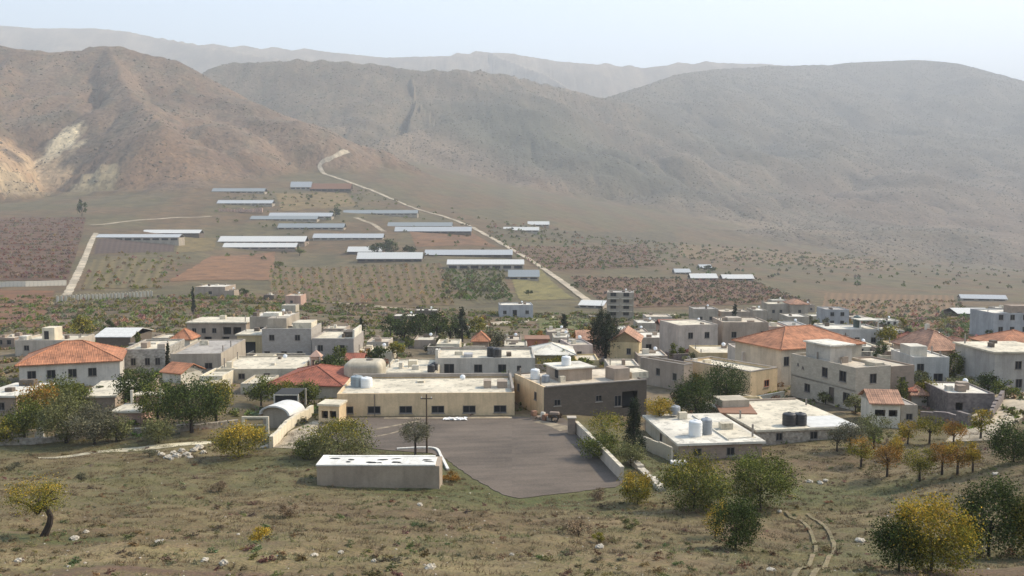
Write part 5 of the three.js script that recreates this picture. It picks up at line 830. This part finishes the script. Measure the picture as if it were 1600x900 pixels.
bush('low green shrub in the garden below the dark evergreen', 985, 728, 690, 46, 'olive', { N: 1300 });
conifer('dark evergreen standing against the pale yard wall', 990, 714, 624, 46, { N: 4200 });
tall('bright yellow vine tree beside the white roofed house', 1030, 676, 620, 48, 'yellow', { N: 1500, tf: 0.45 });
tall('round dark green tree, left of two before the tan house', 1086, 662, 583, 68, 'dark', { N: 4600 });
tall('round dark green tree, right of two before the tan house', 1134, 634, 566, 70, 'dark', { N: 4600 });
bush('dark bush on the slope at the right edge', 1584, 722, 652, 74, 'dark', { N: 3600 });
// orchard at the right
for (const [l, x, y, t, w, p, o] of [
  ['olive coloured orchard tree below the tin sheeted roof', 1328, 706, 655, 46, 'grey'], ['green orchard tree below the concrete house', 1366, 702, 645, 54, 'olive'], ['orange leaved orchard tree, left one of the front row', 1386, 745, 690, 44, 'orange'], ['yellowing orchard tree at the left end of the front row', 1345, 730, 682, 48, 'mixed', { top: 'orange' }],
  ['olive yellow orchard tree in the middle of the front row', 1437, 752, 698, 50, 'mixed'], ['rusty orchard tree right of the middle of the front row', 1472, 742, 690, 42, 'orange'], ['bright orange orchard tree near the right end of the front row', 1496, 742, 686, 44, 'orange', { top: 'yellow' }], ['yellow orchard tree at the right end of the front row', 1520, 738, 690, 32, 'yellow'],
  ['small yellow orchard tree below the white pavilion', 1418, 694, 655, 34, 'yellow'], ['olive orchard tree below the dark stone barn', 1452, 694, 646, 42, 'mixed'], ['orange orchard tree below the dark stone barn', 1490, 698, 655, 38, 'orange'], ['yellow orchard tree beside the dirt road', 1532, 686, 636, 36, 'mixed', { top: 'yellow' }], ['pale yellow young orchard tree between the rows', 1402, 720, 680, 28, 'yellow'], ['low olive bush at the left end of the orchard', 1308, 706, 668, 34, 'grey'],
]) tall(l, x, y, t, w, p, { tf: 0.24, fill: 2.4, ...o });
// left gardens
for (const [l, x, y, t, w, p, o] of [
  ['yellow leaved tree below the orange villa', 66, 676, 596, 62, 'mixed', { top: 'orange' }], ['olive green tree in the middle of the left gardens', 104, 692, 612, 80, 'olive'], ['green tree touching the front wall of the orange villa', 92, 655, 584, 60, 'green'], ['green tree near the low house at the left edge', 38, 690, 624, 54, 'green'], ['greyish olive tree at the low fieldstone wall', 148, 694, 632, 72, 'grey'], ['small olive tree left of the pink garden house', 182, 690, 648, 46, 'olive'],
  ['green tree right of the bare roofed outbuilding', 215, 640, 576, 62, 'dark'], ['green tree behind the pink garden house', 246, 664, 596, 62, 'green'], ['biggest dark green tree of the left gardens', 300, 676, 590, 98, 'dark', { N: 5000 }], ['yellow green tree right of the biggest dark green tree', 338, 662, 588, 46, 'mixed'], ['yellowish bush at the left edge behind the fieldstone wall', 12, 696, 655, 44, 'mixed'], ['olive bush right of the pink garden house', 248, 692, 652, 52, 'olive'], ['green bush between two olive trees', 122, 640, 600, 44, 'green'],
  ['round citrus tree before the red roof, left one of three', 408, 634, 590, 40, 'green'], ['round citrus tree before the red roof, middle one of three', 446, 636, 592, 42, 'green', { top: 'mixed' }], ['round citrus tree before the red roof, right one of three', 481, 634, 594, 36, 'green'],
  ['yellow green tree behind the orange villa', 130, 534, 494, 36, 'mixed'], ['small dark tree on the slope behind the white roofed shed', 172, 522, 500, 15, 'dark'], ['dark bush between the long house and the belfry', 588, 570, 540, 32, 'dark'], ['green tree above the beige roof terrace', 620, 562, 534, 26, 'mixed'], ['dark green tree under the dark stone house', 515, 590, 555, 44, 'dark'],
  ['grey green tree behind the orange pyramid hut', 772, 548, 516, 38, 'grey'], ['yellow green vine on the olive walled house', 868, 584, 556, 60, 'mixed'], ['orange tinted tree left of the tall tree', 912, 548, 512, 26, 'orange'],
  ['green tree rising before the salmon roofs', 1488, 600, 545, 28, 'green'], ['green bush hedge left of the dark barn', 1455, 632, 592, 44, 'mixed'], ['green hedge bush above the dark barn', 1500, 626, 590, 52, 'olive'], ['dark hedge bush right of the dark barn', 1544, 618, 584, 38, 'dark'], ['olive tree behind the pergola house', 1386, 548, 506, 30, 'mixed'], ['bush beside the thin pole right of the brown block', 1436, 606, 578, 30, 'olive'],
  ['bush in front of the pale house at the right edge', 1570, 622, 594, 36, 'green'], ['shrub at the foot of the concrete house', 1290, 632, 612, 26, 'olive'], ['small tree at the end of the pale flat roof', 1105, 590, 562, 24, 'green'], ['bush behind the low pale house', 1180, 560, 540, 26, 'olive'],
]) tall(l, x, y, t - 1, w * 1.08, p, o);
{ const r = rng(707), pals = ['green', 'olive', 'mixed', 'dark', 'grey', 'green', 'orange'];
  for (const q of ALL) {
    if (q.P.z > -112 || q.P.z < -300 || q.l.split(' ').length > 11) continue;
    for (const side of [0, 1]) { if (r() < 0.42) continue;
      const x = side ? q.W + 0.8 + 1.5 * r() : -0.8 - 1.5 * r(), o = side ? -0.8 : 0.6 + 1.4 * r(), p = q.P.clone().addScaledVector(q.dR, x).addScaledVector(q.dL, -o - 0.4); if (inPoly(LOT, p.x, p.z) || distPoly(LOT, p.x, p.z) < 3) continue; p.y = gy(p.x, p.z);
      const h = 1.6 + 2.6 * r(), w = (1.4 + 2.4 * r()) * F / -p.z, pal = pals[Math.floor(r() * 7)], nm = { green: 'green', olive: 'olive', mixed: 'yellowish', dark: 'dark', grey: 'greyish', orange: 'rusty' }[pal];
      tree('yard_tree', 'tree', (side ? nm + ' tree right of the ' : nm + ' tree left of the ') + q.l.replace(/^(far|the) /, ''), 0, h * F / -p.z, 0, w, pal, { P: p, h, tf: 0.1 }); }
  } }
// the grove and other far trees
for (const [l, x, y, t, w, p] of [
  ['dark tree at the left end of the grove', 610, 527, 494, 34, 'dark'], ['dark tree second from the left in the grove', 632, 531, 490, 36, 'dark'], ['dark tree in the middle of the grove', 656, 533, 488, 40, 'dark'], ['dark tree right of the middle of the grove', 682, 532, 486, 40, 'dark'], ['dark tree near the right end of the grove', 704, 530, 490, 30, 'dark'], ['olive tree just right of the grove', 746, 522, 492, 30, 'mixed'],
  ['dark tree above the big brown field', 128, 338, 312, 15, 'dark'], ['dark tree left of three behind the bright shed', 590, 399, 378, 24, 'dark'], ['dark tree middle of three behind the bright shed', 612, 398, 372, 30, 'dark'], ['dark tree right of three behind the bright shed', 640, 398, 380, 22, 'dark'], ['small dark tree below the pale shed', 468, 400, 386, 16, 'green'], ['dark tree between two upper sheds', 524, 338, 324, 18, 'dark'], ['dark bush right of the low farm building', 376, 462, 450, 26, 'dark'], ['dark bush at the corner of the orchard field', 436, 420, 408, 18, 'green'], ['small dark tree on the olive field at the fan', 484, 314, 304, 12, 'green'], ['dark bush beside the bright green field', 826, 462, 452, 12, 'dark'], ['dark trees beside the hazy cluster of sheds', 1110, 424, 414, 22, 'dark'], ['round bush beside the straight track', 898, 450, 440, 14, 'dark'],
]) tall(l, x, y, t, w, p);
tree('evergreen', 'tree', 'tall dark evergreen with twin tops in the middle of the village', 946, 566, 478, 54, 'conifer', { tf: 0.12, N: 5200, fill: 6, twin: true });
conifer('narrow cypress right of the dark stone house', 565, 540, 496, 13);
conifer('small fir on the green plot', 881, 528, 490, 20);
conifer('thin cypress beside the low farm building', 302, 489, 448, 11);
conifer('thin cypress among the far houses', 1148, 507, 474, 14);
conifer('narrow cypress between the grey houses at left', 263, 590, 535, 14);
conifer('dark pointed tree at the right end of the grove', 722, 534, 481, 28);

// ------------------------------------------------------------------ ground cover
function clumpGeo(seedN, N, size) { return leafCloud(rng(seedN), N, size, 1, 0.8, 1, [[0.9, 0.9, 0.9], [1.1, 1.1, 1.1], [0.6, 0.6, 0.6]], { clumps: 7 }).g; }
function scatter(name, label, geo, mat, list) {
  const m = new THREE.InstancedMesh(geo, mat, list.length), q = new THREE.Matrix4(), e = new THREE.Euler(), c = new THREE.Color();
  list.forEach((s, i) => { q.compose(V(s.x, s.y, s.z), new THREE.Quaternion().setFromEuler(e.set(s.t ?? 0, s.a, 0)), V(s.s, s.h ?? s.s, s.s)); m.setMatrixAt(i, q); m.setColorAt(i, c.setRGB(...s.c)); });
  m.name = numbered(name); m.castShadow = m.receiveShadow = true; m.frustumCulled = false; scene.add(m); return tag(m, label, null, null, 'stuff');
}
{ // dry grass tufts on the slope
  const r = rng(21), pos = [], idx = []; for (let i = 0; i < 11; i++) { const a = r() * 6.283, o = r() * 0.35, x = Math.cos(a) * o, z = Math.sin(a) * o, l = 0.5 + 0.5 * r(), b = a + (r() - 0.5), tx = x + Math.cos(b) * (0.2 + 0.55 * r()), tz = z + Math.sin(b) * (0.2 + 0.5 * r()), w = 0.05, k = pos.length / 3; pos.push(x - w * Math.sin(b), 0, z + w * Math.cos(b), x + w * Math.sin(b), 0, z - w * Math.cos(b), tx, l, tz); idx.push(k, k + 1, k + 2); }
  const g = new THREE.BufferGeometry(); g.setAttribute('position', new THREE.Float32BufferAttribute(pos, 3)); g.setIndex(idx); g.computeVertexNormals();
  const list = [];
  for (let i = 0; list.length < 46000 && i < 400000; i++) {
    const d = 24 + 74 * Math.sqrt(r()), x = (r() * 2 - 1) * (0.64 * d + 4), z = -d, f = 0.5 + 0.5 * n2(x / 3.1, z / 2.2), f2 = 0.5 + 0.5 * n2b(x / 11, z / 9);
    if (r() > sstep(0.2, 0.75, f) * 0.95 + 0.08 || distPoly(LOT, x, z) < 0.6 && !0 || inPoly(LOT, x, z)) continue;
    if (pts.soil.slice(0, 3).some(([p, rx, rz]) => patch(x, z, p, rx, rz) > 0.4)) continue;
    const tone = r(), c = mix3(mix3([0.205, 0.15, 0.073], [0.125, 0.085, 0.043], sstep(0.4, 0.8, f)), [0.17, 0.18, 0.07], sstep(0.5, 0.9, f2) * 0.55 + (tone < 0.12 ? 0.3 : 0)).map((v) => v * (0.75 + 0.5 * tone));
    list.push({ x, y: gy(x, z) - 0.02, z, a: r() * 6.283, s: 0.2 + 0.3 * r(), h: (0.06 + 0.15 * r()) * (0.6 + 0.8 * f), c });
  }
  scatter('dry_grass', 'dry grass tufts covering the foreground slope', g, M([1, 1, 1], null, 0.95, { side: THREE.DoubleSide }), list);
}
{ // weeds and low shrubs among the houses and on the fields
  const r = rng(31), list = [], cols = [PAL.olive[0], PAL.green[0], PAL.brown[0], PAL.mixed[1], PAL.grey[0], PAL.dark[1]];
  for (let i = 0; list.length < 10500 && i < 60000; i++) { const d = 96 + 260 * Math.pow(r(), 0.8), x = (r() * 2 - 1) * 0.64 * d, z = -d; if (inPoly(LOT, x, z) || distPoly(LOT, x, z) < 1.2 || n2(x / 13, z / 13) < -0.15 + 0.5 * r()) continue; const c = cols[Math.floor(r() * 6)], s = (0.25 + 0.9 * r() * r()) * (1 + d / 400); list.push({ x, y: gy(x, z) + 0.25 * s, z, a: r() * 6.283, s, h: s * (0.6 + 0.5 * r()), c: c.map((v) => v * (1.1 + 0.7 * r())) }); }
  scatter('ground_shrubs', 'low weeds and shrubs growing between the houses', clumpGeo(71, 150, 0.17), leafMat, list);
}
{ // orchard rows
  const r = rng(41), rowsIn = (label, cs, nu, nv, h, cols, skip = 0.12) => { const P = cs.map((c) => hit(...c)), list = []; for (let j = 0; j < nv; j++) for (let i = 0; i < nu; i++) { if (r() < skip) continue; const jt = skip > 0.35 ? 2.6 : 0.5, u = clamp((i + 0.5 + jt * (r() - 0.5)) / nu, 0, 1), v = clamp((j + 0.5 + jt * (r() - 0.5)) / nv, 0, 1), w = [(1 - u) * (1 - v), u * (1 - v), u * v, (1 - u) * v]; let x = 0, z = 0; for (let k = 0; k < 4; k++) { x += P[k].x * w[k]; z += P[k].z * w[k]; } const s = h * (0.24 + 0.3 * r()), c = cols[Math.floor(r() * cols.length)]; list.push({ x, y: gy(x, z) + s * 0.75, z, a: r() * 6.283, s, c: c.map((q) => q * (1.1 + 0.7 * r())) }); } scatter('orchard_trees', label, clumpGeo(81, 110, 0.22), leafMat, list); };
  rowsIn('rows of small orchard trees in the wide dark field', [[424, 468], [712, 478], [690, 412], [420, 416]], 26, 15, 2.5, [PAL.olive[0], PAL.brown[1], PAL.mixed[1], PAL.olive[1]]);
  rowsIn('scattered orchard trees on the slope above the left houses', [[-20, 525], [480, 505], [440, 466], [60, 470]], 36, 11, 2.3, [PAL.olive[0], PAL.brown[0], PAL.mixed[1], PAL.brown[1], PAL.olive[1]], 0.3);
  rowsIn('brownish orchard trees right of the village', [[1380, 548], [1560, 545], [1500, 470], [1290, 470]], 28, 15, 2.5, [PAL.brown[1], PAL.olive[0], PAL.brown[0], PAL.grey[0]], 0.25);
  rowsIn('rows of dark vines in the broad reddish brown field', [[960, 482], [1270, 474], [1180, 440], [890, 432]], 60, 14, 2.6, [PAL.brown[0], PAL.olive[2], PAL.brown[2]], 0.2);
  rowsIn('rows of dark vines in the brown field right of the straight track', [[850, 424], [1040, 416], [1010, 380], [790, 386]], 50, 12, 3, [PAL.brown[0], PAL.olive[2], PAL.green[0]], 0.25);
  rowsIn('vines in the big brown field on the left', [[-20, 438], [102, 438], [133, 341], [-20, 342]], 40, 22, 2.4, [PAL.brown[2], PAL.brown[0], [0.12, 0.065, 0.04]], 0.3);
  rowsIn('bushes on the olive ground around the upper sheds', [[330, 332], [640, 322], [560, 296], [360, 300]], 30, 10, 3.6, [PAL.olive[0], PAL.green[0], PAL.olive[2]], 0.6);
  rowsIn('vegetation along the foot of the right hill', [[760, 372], [1400, 425], [1380, 395], [770, 348]], 80, 10, 4, [PAL.olive[2], PAL.brown[0], PAL.green[0]], 0.4);
  rowsIn('dark vegetation in the field behind the farm house', [[690, 470], [800, 472], [785, 422], [690, 424]], 16, 14, 3.6, [PAL.green[0], PAL.olive[2], PAL.dark[1]], 0.25);
  rowsIn('scattered bushes on the olive field right of the left track', [[128, 455], [262, 452], [300, 398], [150, 398]], 20, 12, 2.6, [PAL.brown[0], PAL.olive[0], PAL.mixed[1]], 0.5);
  rowsIn('bushes between the far fields on the right', [[900, 425], [1600, 455], [1600, 400], [1000, 375]], 40, 16, 4.5, [PAL.olive[2], PAL.green[0], PAL.grey[0]], 0.62);
  rowsIn('trees around the sheds in the middle fields', [[340, 400], [860, 410], [760, 330], [340, 320]], 34, 14, 4, [PAL.olive[2], PAL.green[0], PAL.dark[1]], 0.78);
}
{ // scrub on the hills
  const r = rng(51), g = new THREE.IcosahedronGeometry(1, 1); { const p = g.attributes.position; for (let i = 0; i < p.count; i++) { const k = 1 + 0.28 * n2(p.getX(i) * 2.1 + 5, p.getZ(i) * 2.1 + p.getY(i) * 3); p.setXYZ(i, p.getX(i) * k, p.getY(i) * k * 0.75, p.getZ(i) * k); } g.computeVertexNormals(); }
  const m = M([1, 1, 1], null, 1), lists = [[], [], []];
  for (let i = 0; i < 700000 && lists[2].length < 52000; i++) {
    const d = 900 + 4200 * Math.pow(r(), 0.8), x = (r() * 2 - 1) * 0.62 * d, z = -d, gi = cellOf(GX, x, false), gj = cellOf(GZ, z, true), k = gj * NX + gi, hl = GHill[k]; if (GShare[k] < 0.6 || hl < 0 || hl > 2) continue;
    const f = 0.5 + 0.5 * n2(x / 130, z / 130), hgt = GH[k], keep = hl === 2 ? sstep(-40, 200, hgt) * (0.2 + 0.8 * f) * 0.8 + 0.06 : hl === 1 ? 0.5 * f + 0.1 : 0.45 * sstep(0.3, 0.9, f) + 0.06; if (r() > keep) continue;
    const s = (0.8 + 2.2 * r() * r() * r()) * (0.65 + d / 3600), c = hl === 2 ? mix3([0.085, 0.085, 0.055], [0.15, 0.125, 0.085], r()) : mix3([0.1, 0.088, 0.058], [0.17, 0.135, 0.095], r()); lists[hl].push({ x, y: gy(x, z) + 0.2 * s, z, a: r() * 6.283, s, h: s * (0.7 + 0.5 * r()), c });
  }
  scatter('hillside_scrub', 'scattered low scrub on the brown left hill', g, m, lists[0]); scatter('hillside_scrub', 'scattered low scrub on the middle hill', g, m, lists[1]); scatter('hillside_scrub', 'dense scrub covering the large right hill', g, m, lists[2]);
}
// ------------------------------------------------------------------ stones and thorny cushions on the slope
function stoneGeo(sd) { const g = new THREE.IcosahedronGeometry(1, 2), p = g.attributes.position, n = createNoise2D(rng(sd)); for (let i = 0; i < p.count; i++) { const x = p.getX(i), y = p.getY(i), z = p.getZ(i), k = 1 + 0.3 * n(x * 1.2 + z, y * 1.2 - z * 0.7) + 0.1 * n(x * 3.5, y * 3.5 + z * 3); p.setXYZ(i, x * k, y * k * 0.72, z * k); } return uvm(g); }
const stones = [1, 2, 3, 4].map((k) => stoneGeo(k * 9));
const sr = rng(61);
function boulder(px, py, w, label, group) { const P = hit(px, py), s = w / 2 * -P.z / F, m = solo('limestone_rock', stones[Math.floor(sr() * 4)], mats.rock, label, 'rock', group); m.position.copy(P).y += s * 0.35; m.scale.set(s * (0.9 + 0.3 * sr()), s * (0.75 + 0.3 * sr()), s * (0.9 + 0.3 * sr())); m.rotation.y = sr() * 6.28; return m; }
for (const [x, y, w] of [[252, 712, 10], [262, 716, 12], [271, 709, 9], [277, 714, 13], [284, 706, 10], [292, 712, 12], [297, 716, 9], [303, 705, 11], [311, 701, 14], [318, 708, 9], [244, 708, 8], [268, 718, 8]]) boulder(x, y, w, 'pale limestone rock in the heap below the footpath', 'rocks heaped below the footpath');
for (const [x, y, w, l] of [[491, 870, 12, 'pale stone on the bare slope below the cistern'], [672, 889, 16, 'largest pale stone at the very bottom of the slope'], [937, 856, 12, 'pale stone below the big brown cushion shrub'], [533, 864, 9, 'small pale stone right of another below the cistern'], [1344, 847, 14, 'pale stone between the wheel ruts and the golden bush'], [1265, 754, 9, 'pale stone, left of three at the foot of the orchard'], [1205, 892, 12, 'pale stone left of the lower end of the wheel ruts'], [248, 848, 11, 'pale stone on the open slope right of the leaning tree'],
  [117, 843, 13, 'pale stone nearest the leaning tree trunk'], [134, 833, 10, 'smaller pale stone just behind the one by the leaning tree'], [1218, 800, 7, 'tiny pale stone above the wheel ruts'], [1290, 752, 8, 'pale stone, right of three at the foot of the orchard'], [1282, 756, 9, 'pale stone, middle of three at the foot of the orchard'], [320, 878, 12, 'pale stone, left of a pair above the dark soil bank'], [350, 882, 14, 'pale stone, right of a pair above the dark soil bank'], [656, 790, 9, 'small pale stone below the right end of the cistern'],
  [1525, 830, 9, 'small pale stone between the golden bush and the dark bush'], [1556, 742, 9, 'pale stone below the dark bush on the right slope'], [30, 878, 12, 'pale stone at the lower left corner of the slope'], [800, 868, 8, 'small pale stone in the middle of the lower slope'], [585, 878, 9, 'small pale stone left of the largest one at the bottom']]) boulder(x, y, w, l, 'single stones on the slope');
for (const [l, x, y, t, w, p] of [['brown thorny cushion shrub below the cistern', 452, 808, 786, 34, 'brown'], ['brown thorny cushion shrub near the middle bottom', 904, 838, 814, 46, 'brown'], ['reddish low shrub on the left slope', 342, 768, 752, 30, 'brown'], ['yellow weed clump on the left slope', 404, 846, 824, 36, 'yellow'], ['dark dead shrub left of the rock heap', 234, 714, 700, 26, 'grey'], ['dark mound shrub at the lower edge of the forecourt', 934, 780, 764, 34, 'brown'], ['greenish cushion shrub below the forecourt corner', 986, 826, 808, 30, 'olive'], ['reddish shrub at the foot of the cistern end', 704, 752, 736, 30, 'orange'], ['low yellowish weed right of the cushion shrub', 936, 848, 832, 22, 'mixed'], ['dark tussock on the far left slope', 128, 752, 738, 22, 'grey'], ['dark tussock below the left wall', 22, 736, 722, 26, 'grey']]) tree('shrub', 'shrub', l, x, y, t, w, p, { N: 900, fill: 3.2, clumps: 14 });
{ // brown and greenish tussocks on the slope
  const r = rng(97), list = [], cols = [[0.15, 0.115, 0.065], [0.115, 0.085, 0.05], [0.12, 0.12, 0.055], [0.19, 0.15, 0.08]];
  for (let i = 0; list.length < 1500 && i < 20000; i++) { const d = 27 + 66 * r(), x = (r() * 2 - 1) * 0.62 * d, z = -d; if (inPoly(LOT, x, z) || distPoly(LOT, x, z) < 1 || n2(x / 7, z / 6) < 0.5 - r()) continue; const s = 0.14 + 0.3 * r() * r(), c = cols[Math.floor(r() * 4)]; list.push({ x, y: gy(x, z) + 0.2 * s, z, a: r() * 6.283, s, h: s * (0.5 + 0.4 * r()), c: c.map((v) => v * (0.8 + 0.5 * r())) }); }
  scatter('grass_tussocks', 'brown and greenish tussocks dotted over the foreground slope', clumpGeo(75, 170, 0.15), leafMat, list);
}
{ const r = rng(91), list = []; for (let i = 0; i < 700; i++) { const d = 28 + 66 * r(), x = (r() * 2 - 1) * 0.62 * d, z = -d; if (inPoly(LOT, x, z)) continue; const s = 0.03 + 0.12 * r() * r() * r(); list.push({ x, y: gy(x, z) + 0.01, z, a: r() * 6, s, h: s * 0.6, c: mix3([0.3, 0.24, 0.17], [0.55, 0.5, 0.42], r()) }); } scatter('gravel', 'small stones strewn over the dry slope', new THREE.IcosahedronGeometry(1, 0), M([1, 1, 1], null, 1), list); }
renderer.render(scene, camera);
